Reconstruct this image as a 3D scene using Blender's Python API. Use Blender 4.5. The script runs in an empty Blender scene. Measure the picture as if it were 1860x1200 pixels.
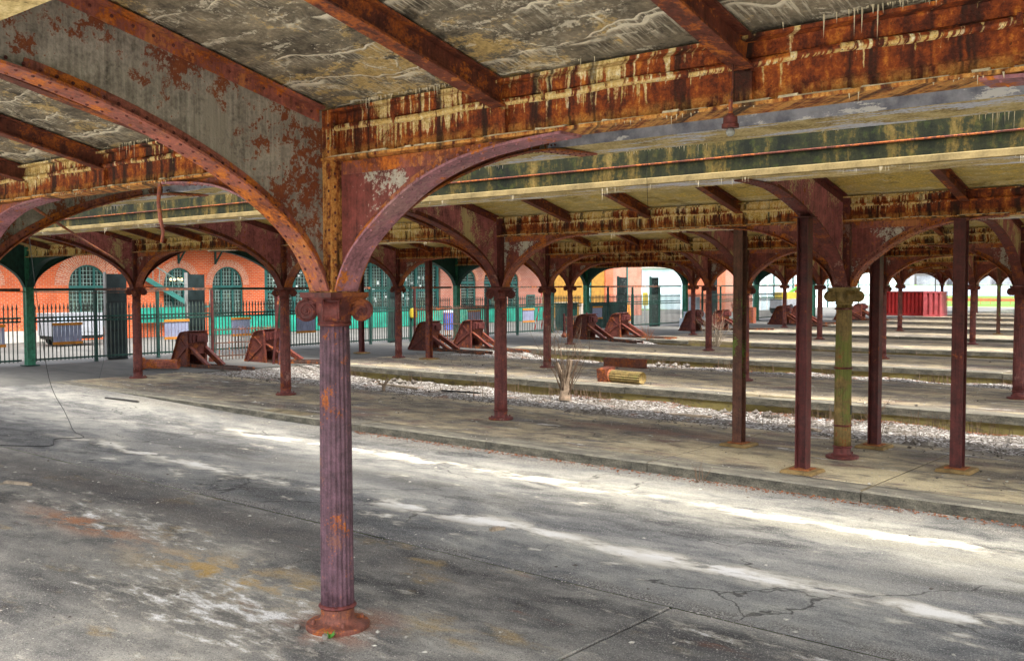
import bpy, math, random
from mathutils import Vector, Matrix
random.seed(7)
R = math.radians
S = bpy.context.scene
C = S.collection

# ------------------------------------------------------------------ camera, world, sun, exposure
cam_d = bpy.data.cameras.new('camera'); cam = bpy.data.objects.new('camera', cam_d); C.objects.link(cam)
S.camera = cam
YAW, PITCH, ROLL, FPX = -0.70635, -0.04584, -0.00253, 1815.06
_f = Vector((math.sin(YAW)*math.cos(PITCH), math.cos(YAW)*math.cos(PITCH), math.sin(PITCH)))
_r = Vector((math.cos(YAW), -math.sin(YAW), 0)); _u = _r.cross(_f)
_r2 = math.cos(ROLL)*_r + math.sin(ROLL)*_u; _u2 = -math.sin(ROLL)*_r + math.cos(ROLL)*_u
cam.matrix_world = Matrix(((_r2.x, _u2.x, -_f.x, 0), (_r2.y, _u2.y, -_f.y, 0), (_r2.z, _u2.z, -_f.z, 2.45), (0, 0, 0, 1)))
cam_d.sensor_width = 36.0; cam_d.lens = 36.0*FPX/1860.0; cam_d.clip_start = 0.05; cam_d.clip_end = 6000

SUN_EL, SUN_AZ = R(56), R(118)         # azimuth clockwise from +Y
W = bpy.data.worlds.new('World'); S.world = W; W.use_nodes = True
wn = W.node_tree; wn.nodes.clear()
sky = wn.nodes.new('ShaderNodeTexSky'); sky.sky_type = 'NISHITA'; sky.sun_disc = False
sky.sun_elevation = SUN_EL; sky.sun_rotation = SUN_AZ
sky.air_density = 1.0; sky.dust_density = 4.0; sky.ozone_density = 0.6
bg = wn.nodes.new('ShaderNodeBackground'); bg.inputs[1].default_value = 0.15
hs = wn.nodes.new('ShaderNodeHueSaturation'); hs.inputs['Saturation'].default_value = 0.35
wo = wn.nodes.new('ShaderNodeOutputWorld')
wn.links.new(sky.outputs[0], hs.inputs['Color']); wn.links.new(hs.outputs[0], bg.inputs[0]); wn.links.new(bg.outputs[0], wo.inputs[0])
sun_d = bpy.data.lights.new('sun', 'SUN'); sun_d.energy = 0.6; sun_d.angle = R(12); sun_d.color = (1, .93, .80)
sun = bpy.data.objects.new('sun', sun_d); C.objects.link(sun)
sd = Vector((math.sin(SUN_AZ)*math.cos(SUN_EL), math.cos(SUN_AZ)*math.cos(SUN_EL), math.sin(SUN_EL)))
sun.rotation_euler = sd.to_track_quat('Z', 'Y').to_euler(); sun.location = sd*60

S.view_settings.view_transform = 'Standard'; S.view_settings.look = 'None'
S.view_settings.gamma = 1.0; S.view_settings.use_curve_mapping = False
S.view_settings.exposure = 2.45
S.render.engine = 'CYCLES'
cy = S.cycles
cy.max_bounces = 8; cy.diffuse_bounces = 6; cy.glossy_bounces = 3; cy.transmission_bounces = 3; cy.transparent_max_bounces = 6
cy.use_denoising = True; cy.caustics_reflective = False; cy.caustics_refractive = False
try: cy.denoiser = 'OPENIMAGEDENOISE'; cy.denoising_input_passes = 'RGB_ALBEDO_NORMAL'
except Exception: pass

# ------------------------------------------------------------------ material helpers
class NT:
    def __init__(s, name, rough=.8, spec=.3, metal=0):
        s.m = bpy.data.materials.new(name); s.m.use_nodes = True; s.t = s.m.node_tree; s.n = s.t.nodes
        s.b = s.n['Principled BSDF']; s.b.inputs['Roughness'].default_value = rough
        s.b.inputs['Specular IOR Level'].default_value = spec; s.b.inputs['Metallic'].default_value = metal
        s._pos = None
    def link(s, a, b): s.t.links.new(a, b)
    def put(s, sock, v):
        if hasattr(v, 'is_linked') or isinstance(v, bpy.types.NodeSocket): s.link(v, sock)
        elif isinstance(v, (tuple, list)) and len(v) == 3 and sock.type == 'RGBA': sock.default_value = (*v, 1)
        else: sock.default_value = v
    def pos(s):
        if s._pos is None: s._pos = s.n.new('ShaderNodeNewGeometry')
        return s._pos.outputs['Position']
    def normal(s):
        s.pos(); return s._pos.outputs['Normal']
    def obj(s): return s.n.new('ShaderNodeTexCoord').outputs['Object']
    def uv(s): return s.n.new('ShaderNodeTexCoord').outputs['UV']
    def rnd(s): return s.n.new('ShaderNodeObjectInfo').outputs['Random']
    def sep(s, v):
        n = s.n.new('ShaderNodeSeparateXYZ'); s.link(v, n.inputs[0]); return n.outputs
    def comb(s, x, y, z):
        n = s.n.new('ShaderNodeCombineXYZ')
        for i, v in enumerate((x, y, z)): s.put(n.inputs[i], v)
        return n.outputs[0]
    def map(s, v, sc=(1, 1, 1), loc=(0, 0, 0), rot=(0, 0, 0)):
        n = s.n.new('ShaderNodeMapping'); s.link(v, n.inputs[0])
        n.inputs['Scale'].default_value = sc; n.inputs['Location'].default_value = loc; n.inputs['Rotation'].default_value = rot
        return n.outputs[0]
    def noise(s, v, sc, det=4, ro=.55, dist=0, col=False):
        n = s.n.new('ShaderNodeTexNoise'); s.link(v, n.inputs['Vector'])
        n.inputs['Scale'].default_value = sc; n.inputs['Detail'].default_value = det
        n.inputs['Roughness'].default_value = ro; n.inputs['Distortion'].default_value = dist
        return n.outputs['Color' if col else 'Fac']
    def vor(s, v, sc, feat='F1', out='Distance', rand=1):
        n = s.n.new('ShaderNodeTexVoronoi'); n.feature = feat; s.link(v, n.inputs['Vector'])
        n.inputs['Scale'].default_value = sc; n.inputs['Randomness'].default_value = rand
        return n.outputs[out]
    def ramp(s, f, stops, interp='LINEAR'):
        n = s.n.new('ShaderNodeValToRGB'); n.color_ramp.interpolation = interp; e = n.color_ramp.elements
        while len(e) < len(stops): e.new(.5)
        for i, (p, c) in enumerate(stops):
            e[i].position = p; e[i].color = (*c, 1) if isinstance(c, (tuple, list)) else (c, c, c, 1)
        s.link(f, n.inputs[0]); return n.outputs[0]
    def step(s, f, a, b):
        n = s.n.new('ShaderNodeMapRange'); n.clamp = True; n.interpolation_type = 'SMOOTHSTEP' if a < b else 'LINEAR'
        s.put(n.inputs[0], f); n.inputs[1].default_value = a; n.inputs[2].default_value = b; n.inputs[3].default_value = 0; n.inputs[4].default_value = 1
        return n.outputs[0]
    def crisp(s, n, fine, thr, w=.03, amt=.16):
        """a ragged, grainy-edged mask"""
        return s.step(s.math('ADD', n, s.mul(s.math('SUBTRACT', fine, .5), amt)), thr, thr+w)
    def mix(s, f, a, b, mode='MIX'):
        n = s.n.new('ShaderNodeMix'); n.data_type = 'RGBA'; n.blend_type = mode
        s.put(n.inputs[0], f); s.put(n.inputs[6], a); s.put(n.inputs[7], b); return n.outputs[2]
    def math(s, op, a, b=0.0, c=None, clamp=False):
        n = s.n.new('ShaderNodeMath'); n.operation = op; n.use_clamp = clamp
        s.put(n.inputs[0], a); s.put(n.inputs[1], b)
        if c is not None: s.put(n.inputs[2], c)
        return n.outputs[0]
    def mul(s, a, b): return s.math('MULTIPLY', a, b)
    def warp(s, v, sc, amt):
        n = s.noise(v, sc, 3, col=True)
        a = s.n.new('ShaderNodeVectorMath'); a.operation = 'SUBTRACT'; s.link(n, a.inputs[0]); a.inputs[1].default_value = (.5, .5, .5)
        b = s.n.new('ShaderNodeVectorMath'); b.operation = 'SCALE'; s.link(a.outputs[0], b.inputs[0]); b.inputs['Scale'].default_value = amt
        c = s.n.new('ShaderNodeVectorMath'); c.operation = 'ADD'; s.link(v, c.inputs[0]); s.link(b.outputs[0], c.inputs[1])
        return c.outputs[0]
    def bump(s, h, strength=.5, dist=.02):
        n = s.n.new('ShaderNodeBump'); n.inputs['Strength'].default_value = strength; n.inputs['Distance'].default_value = dist
        s.link(h, n.inputs['Height']); s.link(n.outputs[0], s.b.inputs['Normal'])
    def col(s, c): s.put(s.b.inputs['Base Color'], c); return s
    def rough(s, r): s.put(s.b.inputs['Roughness'], r)
M = {}

def m_plain(name, col, rough=.7, var=.25, sc=3.0, spec=.3, metal=0):
    k = NT(name, rough, spec, metal); v = k.obj(); n = k.noise(v, sc, 5); n2 = k.noise(v, sc*9, 3)
    f = k.math('ADD', k.mul(n, .7), k.mul(n2, .3))
    lo = tuple(c*(1-var*1.6) for c in col); hi = tuple(min(1, c*(1+var)) for c in col)
    k.col(k.ramp(f, ((.3, lo), (.7, hi)))); k.bump(n2, .15, .005); M[name] = k.m; return k.m

def m_rust(name, paint, cover=.5, patch=None, patch_amt=.5, bright=.55, sc=1.0, seed=0, spec=.35):
    """old painted iron: paint colour, rust that breaks through, pale worn patches, runs down the face"""
    k = NT(name, .62, spec); p = k.map(k.pos(), (sc, sc, sc), (seed, seed*1.7, seed*.3))
    big = k.noise(p, 1.7, 6, .6, .3); mid = k.noise(p, 7, 6, .65); fine = k.noise(p, 38, 4, .7)
    strk = k.noise(k.map(p, (22, 22, 1.1)), 1.6, 5, .65)
    pv = tuple(c*.30 for c in paint); ph = tuple(min(1, c*1.9) for c in paint)
    base = k.ramp(k.math('ADD', k.math('ADD', k.mul(strk, .28), k.mul(fine, .27)), k.mul(mid, .45)), ((.36, pv), (.48, paint), (.62, ph)))
    rust = k.ramp(k.math('ADD', k.mul(mid, .55), k.mul(fine, .45)),
                  ((.3, (.035, .012, .008)), (.45, (.14, .035, .018)), (.58, (.36*bright/.55, .10*bright/.55, .02)), (.72, (.55*bright/.55, .22*bright/.55, .05))))
    e = k.math('ADD', k.mul(big, .45), k.math('ADD', k.mul(mid, .33), k.mul(fine, .22)))
    c = k.mix(k.step(e, cover, cover+.03), base, rust)
    if patch:
        e2 = k.math('ADD', k.mul(k.noise(k.map(p, (1, 1, .7), (9, 4, 2)), 2.2, 7, .68), .7), k.mul(fine, .3))
        c = k.mix(k.step(e2, 1-patch_amt-.01, 1-patch_amt+.025), c, k.ramp(strk, ((.3, tuple(x*.6 for x in patch)), (.65, patch))))
    k.col(c); k.rough(k.ramp(e, ((.35, .45), (.65, .85))))
    k.bump(k.math('ADD', k.mul(mid, .7), k.mul(fine, .6)), .7, .014); M[name] = k.m; return k.m

m_rust('iron_column', (.125, .036, .032), .545, (.32, .16, .13), .42, bright=.45)
m_rust('iron_front', (.105, .055, .070), .553, (.25, .11, .085), .42, bright=.55, sc=1.9, seed=3)
m_rust('iron_green_col', (.17, .115, .038), .555, (.165, .175, .035), .47, bright=.4, seed=5)
m_rust('iron_drum', (.22, .16, .06), .56, (.26, .23, .07), .45, bright=.4, seed=52)
m_rust('iron_bracket', (.105, .026, .022), .535, (.30, .17, .14), .40, bright=.4, seed=8)
m_rust('iron_purple', (.30, .10, .105), .575, (.62, .48, .26), .47, bright=.45, seed=2)
m_rust('iron_web_grey', (.27, .24, .20), .50, (.36, .32, .26), .46, bright=.33, seed=11)
m_rust('iron_web_red', (.17, .046, .038), .55, (.55, .50, .42), .455, bright=.45, seed=14)
m_rust('iron_flange', (.27, .085, .06), .50, (.52, .19, .065), .45, bright=.8, seed=6)
m_rust('iron_base', (.15, .052, .034), .52, (.30, .10, .04), .44, bright=.55, sc=1.8, seed=41)
m_rust('iron_mauve_lit', (.28, .12, .14), .535, (.42, .22, .22), .45, bright=.8, seed=44)  # pink light reflected from below is put into the flange colour
m_rust('iron_beam', (.12, .034, .020), .50, (.30, .09, .04), .38, bright=.6, seed=4)
m_rust('iron_prop', (.075, .018, .016), .575, (.16, .05, .04), .38, bright=.4, seed=21)
m_rust('iron_prop_green', (.085, .035, .022), .60, (.13, .20, .03), .44, bright=.4, seed=23)
m_rust('iron_buffer', (.12, .032, .024), .52, (.24, .07, .045), .42, bright=.5, sc=1.6, seed=17)
m_rust('green_iron', (.03, .14, .085), .68, (.10, .26, .18), .38, seed=31)
m_rust('green_dark', (.010, .040, .032), .72, (.03, .075, .055), .34, seed=33)
m_rust('rail_iron', (.08, .045, .034), .52, (.14, .07, .045), .4, seed=35)

def m_girder(name, ochre, bias, dark):
    """plate girder: water has carried rust and lime down its face in runs from the slab and from the conduit"""
    k = NT(name, .75, .3); p = k.pos(); x, y, z = k.sep(p)
    u = k.math('ADD', x, y)
    wob = k.mul(k.math('SUBTRACT', k.noise(p, 9, 3), .5), .035)
    uw = k.math('ADD', u, wob)
    def run(f, seed, zs): return k.noise(k.comb(k.mul(uw, f), seed, k.mul(z, zs)), 1.0, 3, .6)
    n1, n2, n3, n4 = run(5, 1.0, .5), run(25, 4.0, .8), run(8, 8.0, .5), run(40, 2.0, .6)
    big = k.noise(k.comb(k.mul(u, .55), k.mul(y, .1), k.mul(z, 1.0)), 1.0, 4, .6)
    mid = k.noise(p, 14, 6, .68); fine = k.noise(p, 62, 4, .72); grit = k.noise(p, 30, 3, .75)
    rust = k.ramp(k.math('ADD', k.mul(n3, .45), k.math('ADD', k.mul(fine, .2), k.mul(mid, .35))),
                  ((.37, (.022, .007, .005)), (.46, (.10, .020, .009)), (.535, (.30, .062, .012)), (.60, (.62, .21, .03))))
    foot = k.mul(k.step(z, 3.42, 3.335), k.step(k.math('ADD', k.mul(n2, .5), k.mul(mid, .5)), .40, .56))
    rust = k.mix(k.mul(foot, .85), rust, k.ramp(fine, ((.3, (.55, .16, .02)), (.65, (.82, .48, .14)))))
    lime = k.ramp(k.math('ADD', k.mul(fine, .4), k.math('ADD', k.mul(n2, .3), k.mul(mid, .3))), ((.38, (.14, .085, .03)), (.46, ochre), (.54, (.72, .56, .27)), (.62, (.90, .84, .66))))
    drop = k.math('DIVIDE', k.math('SUBTRACT', 3.63, z), .33)
    top = k.math('SUBTRACT', k.math('ADD', k.math('ADD', k.mul(n1, .5), k.mul(n2, .5)), k.mul(k.math('SUBTRACT', big, .5), .9)), k.mul(drop, .22))
    dr2 = k.math('DIVIDE', k.math('SUBTRACT', 3.515, z), .20)
    low = k.math('SUBTRACT', k.math('ADD', k.math('ADD', k.mul(n3, .4), k.mul(n4, .6)), k.mul(k.math('SUBTRACT', big, .5), .8)), k.mul(dr2, .16))
    rag = k.mul(k.math('SUBTRACT', grit, .5), .16)
    e1 = k.step(k.math('ADD', top, rag), bias, bias+.05); e2 = k.mul(k.step(k.math('ADD', low, rag), bias+.035, bias+.075), k.step(z, 3.53, 3.52))
    c = k.mix(k.math('MAXIMUM', e1, e2), rust, lime)
    dk = k.mul(k.step(n3, dark, dark-.06), k.step(mid, .38, .52)); c = k.mix(k.mul(dk, .85), c, (.026, .012, .008))
    spots = k.step(k.math('ADD', k.mul(fine, .55), k.mul(grit, .45)), .585, .625); c = k.mix(k.mul(spots, .85), c, (.06, .018, .010))
    k.col(c); k.bump(k.math('ADD', k.math('ADD', k.mul(n2, .5), k.mul(mid, .7)), k.mul(fine, .4)), .8, .02); M[name] = k.m
m_girder('girder', (.46, .29, .08), .505, .46)
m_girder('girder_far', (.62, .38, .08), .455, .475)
m_girder('girder_pipe', (.66, .42, .13), .43, .36)

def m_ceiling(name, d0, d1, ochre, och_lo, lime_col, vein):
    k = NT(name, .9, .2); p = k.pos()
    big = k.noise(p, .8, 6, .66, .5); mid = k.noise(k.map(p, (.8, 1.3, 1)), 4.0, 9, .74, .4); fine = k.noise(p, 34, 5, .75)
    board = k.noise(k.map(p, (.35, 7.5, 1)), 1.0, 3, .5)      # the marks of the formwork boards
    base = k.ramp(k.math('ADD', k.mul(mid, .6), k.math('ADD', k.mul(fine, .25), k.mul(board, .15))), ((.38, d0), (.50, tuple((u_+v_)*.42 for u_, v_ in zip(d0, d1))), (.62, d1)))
    oc = k.math('ADD', k.mul(big, .5), k.mul(mid, .5))
    c = k.mix(k.mul(k.crisp(oc, fine, och_lo, .05, .2), .85), base, k.ramp(fine, ((.35, tuple(x_*.45 for x_ in ochre)), (.62, ochre))))
    pale = k.crisp(k.noise(k.map(p, (.8, 2.2, 1), (7, 2, 0)), 4.2, 8, .76, .3), fine, .575, .03, .34)
    c = k.mix(k.mul(pale, .7), c, tuple(x_*.8 for x_ in lime_col))
    x, y, z = k.sep(p)
    yw = k.math('ADD', y, k.math('ADD', k.mul(k.math('SUBTRACT', k.noise(k.map(p, (.5, .25, 1)), 1.6, 4, .6), .5), .75), k.mul(k.math('SUBTRACT', k.noise(p, 7, 4, .6), .5), .05)))
    def ridges(sp, seed, lo, hi, fw):
        fr = k.math('FRACT', k.math('DIVIDE', k.math('ADD', yw, seed), sp))
        fib = k.noise(k.map(p, (34, 3.0, 3), (seed, 0, 0), (0, 0, .12)), 1.6, 3, .65)
        line = k.step(k.math('ADD', fr, k.mul(k.math('SUBTRACT', fine, .5), .10)), .07, .03)
        comb = k.mul(k.step(fr, fw, .03), k.step(fib, .47, .60))
        mk = k.step(k.noise(k.map(p, (.55, 1.1, 1), (seed*3, 5, 0)), 1.5, 5, .65), lo, hi)
        return k.mul(k.math('MAXIMUM', line, k.mul(comb, .9)), mk)
    r1 = ridges(.36, .13, .44, .50, .45); r2 = ridges(.77, 2.7, .42, .49, .30)
    v2 = k.vor(k.warp(k.warp(p, 1.5, .4), 8, .07), 1.9, 'DISTANCE_TO_EDGE')
    mk2 = k.step(k.noise(k.map(p, (1, 1, 1), (1, 8, 0)), 1.1, 3), .48, .58)
    ve = k.mul(k.mul(k.step(v2, .020, .006), mk2), k.crisp(mid, fine, .48, .06, .4))
    halo = k.mul(k.mul(k.step(v2, .12, .01), mk2), k.step(k.noise(p, 26, 4, .7), .48, .60))
    f = k.math('MINIMUM', k.mul(k.math('MAXIMUM', k.math('MAXIMUM', ve, k.mul(halo, .7)), k.math('MAXIMUM', r1, r2)), vein), 1.0)
    c = k.mix(f, c, k.ramp(fine, ((.3, tuple(x_*.72 for x_ in lime_col)), (.7, lime_col))))
    blot = k.crisp(k.noise(k.map(p, (.8, 1.2, 1), (3, 7, 0)), 1.5, 8, .72, .3), fine, .56, .04, .2); c = k.mix(k.mul(k.mul(blot, .75), k.math('SUBTRACT', 1.0, f)), c, tuple(x_*.5 for x_ in d0))
    k.col(c); k.bump(k.math('ADD', k.math('ADD', k.mul(f, .9), k.mul(mid, .6)), k.mul(fine, .5)), .7, .02); M[name] = k.m
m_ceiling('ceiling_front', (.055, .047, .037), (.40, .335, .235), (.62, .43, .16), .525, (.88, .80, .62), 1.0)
m_ceiling('ceiling_far_lit', (.44, .33, .11), (.80, .64, .26), (.80, .58, .15), .49, (.84, .76, .52), .5)  # light thrown up from the ground is put into this paler, yellower colour

def m_kerbwall():
    k = NT('slot_concrete', .9, .2); p = k.pos(); mid = k.noise(p, 4, 6, .65); fine = k.noise(p, 40, 4, .7)
    c = k.ramp(k.math('ADD', k.mul(mid, .5), k.mul(fine, .5)), ((.38, (.20, .14, .055)), (.49, (.54, .41, .18)), (.60, (.74, .61, .33))))
    blue = k.crisp(k.noise(k.map(p, (.7, 3, 3)), 1.6, 7, .72), fine, .53, .04, .2)
    c = k.mix(blue, c, k.ramp(fine, ((.3, (.42, .43, .52)), (.7, (.80, .80, .86)))))
    k.col(c); k.bump(k.math('ADD', mid, k.mul(fine, .6)), .5, .015); M['slot_concrete'] = k.m
    k = NT('slot_soot', .85, .3); mid = k.noise(k.pos(), 5, 6, .65); fine = k.noise(k.pos(), 30, 4, .7)
    c = k.ramp(mid, ((.35, (.20, .21, .26)), (.62, (.50, .51, .57))))
    c = k.mix(k.crisp(k.noise(k.map(k.pos(), (.8, 3, 3)), 2.6, 7, .74), fine, .57, .03, .2), c, (.86, .85, .82))
    k.col(c); k.bump(fine, .3, .01); M['slot_soot'] = k.m
    k = NT('slot_moss', .9, .25); p = k.pos(); w = k.warp(p, 3, .15)
    blk = k.noise(k.map(w, (1, 1, .10)), 2.3, 8, .70); fine = k.noise(p, 32, 5, .75); mid = k.noise(p, 7, 7, .72)
    c = k.ramp(k.math('ADD', k.math('ADD', k.mul(blk, .62), k.mul(mid, .26)), k.mul(fine, .12)), ((.42, (.007, .009, .005)), (.50, (.022, .024, .009)), (.545, (.10, .068, .016)), (.62, (.24, .16, .05))))
    c = k.mix(k.mul(k.step(mid, .52, .64), .6), c, (.028, .040, .008))
    k.col(c); k.bump(fine, .4, .015); M['slot_moss'] = k.m
m_kerbwall()
m_plain('slot_lip', (.27, .20, .085), .9, .35, 5)

def floor_common(k, p):
    x, y, z = k.sep(p)
    big = k.noise(k.map(p, (.22, .75, 1)), 1.0, 5, .6, .4)
    mid = k.noise(k.map(p, (.8, 1.5, 1)), 2.0, 6, .65, .3)
    fine = k.noise(p, 110, 3, .75)
    speck = k.vor(p, 150, 'F1', 'Color')
    return x, y, big, mid, fine, speck

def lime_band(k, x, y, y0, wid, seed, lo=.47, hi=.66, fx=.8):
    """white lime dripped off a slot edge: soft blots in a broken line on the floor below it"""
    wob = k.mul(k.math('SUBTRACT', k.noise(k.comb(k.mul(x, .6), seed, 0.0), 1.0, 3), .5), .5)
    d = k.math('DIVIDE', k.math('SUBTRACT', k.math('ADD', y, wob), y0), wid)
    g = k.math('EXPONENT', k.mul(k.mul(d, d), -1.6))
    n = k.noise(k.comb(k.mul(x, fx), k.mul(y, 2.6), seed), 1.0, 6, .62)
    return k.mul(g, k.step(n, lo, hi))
def spot(k, x, y, x0, y0, rx, ry):
    """soft oval mask for stains and painted sunlit patches, centred at a place on the floor"""
    dx = k.math('DIVIDE', k.math('SUBTRACT', x, x0), rx); dy = k.math('DIVIDE', k.math('SUBTRACT', y, y0), ry)
    return k.math('EXPONENT', k.mul(k.math('ADD', k.mul(dx, dx), k.mul(dy, dy)), -1.0))

def m_asphalt():
    k = NT('asphalt', .9, .25); p = k.pos(); x, y, big, mid, fine, speck = floor_common(k, p)
    c = k.ramp(k.math('ADD', k.mul(big, .6), k.mul(mid, .4)), ((.38, (.055, .056, .056)), (.46, (.15, .15, .145)), (.53, (.26, .255, .23)), (.64, (.41, .395, .335))))
    dark = k.crisp(k.noise(k.map(p, (.35, .9, 1), (3, 1, 0)), .9, 8, .72), fine, .53, .12, .15)
    c = k.mix(k.mul(dark, .75), c, (.060, .058, .054))
    for a in ((-2.2, 8.7, 1.3, .5), (-9.0, 8.9, 2.6, .35), (-13.5, 8.6, 2.2, .6), (-3.4, 9.9, 2.5, .25), (-9.5, 6.9, 2.0, .25)):
        c = k.mix(k.mul(k.mul(spot(k, x, y, *a), k.step(mid, .36, .58)), .8), c, (.045, .044, .042))
    c = k.mix(k.mul(k.mul(spot(k, x, y, -4.0, 10.2, 4.5, .8), k.step(mid, .3, .6)), .45), c, (.52, .49, .38))  # pale band of slot light painted into the asphalt colour
    s = k.sep(speck)[0]
    g = k.math('ADD', .52, k.mul(fine, .96)); c = k.mix(1.0, c, k.comb(g, g, g), 'MULTIPLY')
    c = k.mix(k.mul(k.step(s, .86, .90), .40), c, (.58, .56, .50)); c = k.mix(k.mul(k.step(s, .16, .12), .55), c, (.05, .05, .05))
    cr = k.mul(k.step(k.vor(k.warp(p, 2.5, .4), .5, 'DISTANCE_TO_EDGE'), .008, .002), k.step(k.noise(p, .45, 2), .48, .54))
    c = k.mix(k.mul(cr, .8), c, (.035, .033, .03))
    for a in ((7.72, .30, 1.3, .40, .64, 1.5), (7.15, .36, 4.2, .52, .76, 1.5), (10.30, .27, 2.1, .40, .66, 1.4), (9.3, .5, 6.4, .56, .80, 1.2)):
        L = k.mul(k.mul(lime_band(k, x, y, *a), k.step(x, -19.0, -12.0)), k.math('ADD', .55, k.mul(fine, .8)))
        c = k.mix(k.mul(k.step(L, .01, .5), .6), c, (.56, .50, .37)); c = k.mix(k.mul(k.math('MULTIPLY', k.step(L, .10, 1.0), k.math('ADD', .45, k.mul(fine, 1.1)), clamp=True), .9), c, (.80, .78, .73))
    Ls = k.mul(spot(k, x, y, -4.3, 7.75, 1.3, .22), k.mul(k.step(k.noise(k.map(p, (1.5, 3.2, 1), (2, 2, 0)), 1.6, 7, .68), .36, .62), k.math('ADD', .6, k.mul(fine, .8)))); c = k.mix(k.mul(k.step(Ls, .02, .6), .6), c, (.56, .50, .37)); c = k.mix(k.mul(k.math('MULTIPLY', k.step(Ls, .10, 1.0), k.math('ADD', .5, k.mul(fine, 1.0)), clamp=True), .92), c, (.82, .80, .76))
    grit = k.math('MAXIMUM', k.step(k.math('ABSOLUTE', k.math('SUBTRACT', y, 11.35)), .50, .10), k.step(k.math('ABSOLUTE', k.math('SUBTRACT', k.math('ADD', y, k.mul(mid, .12)), 6.66)), .20, .05))
    gcol = k.ramp(k.sep(k.vor(p, 120, 'F1', 'Color'))[1], ((.1, (.06, .055, .05)), (.55, (.17, .158, .135)), (.95, (.42, .40, .36))))
    c = k.mix(k.mul(k.mul(grit, k.crisp(mid, fine, .42, .12, .3)), .8), c, gcol)
    k.col(c); k.bump(k.math('ADD', k.mul(fine, .9), k.mul(s, .5)), .6, .006); M['asphalt'] = k.m
m_asphalt()

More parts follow.
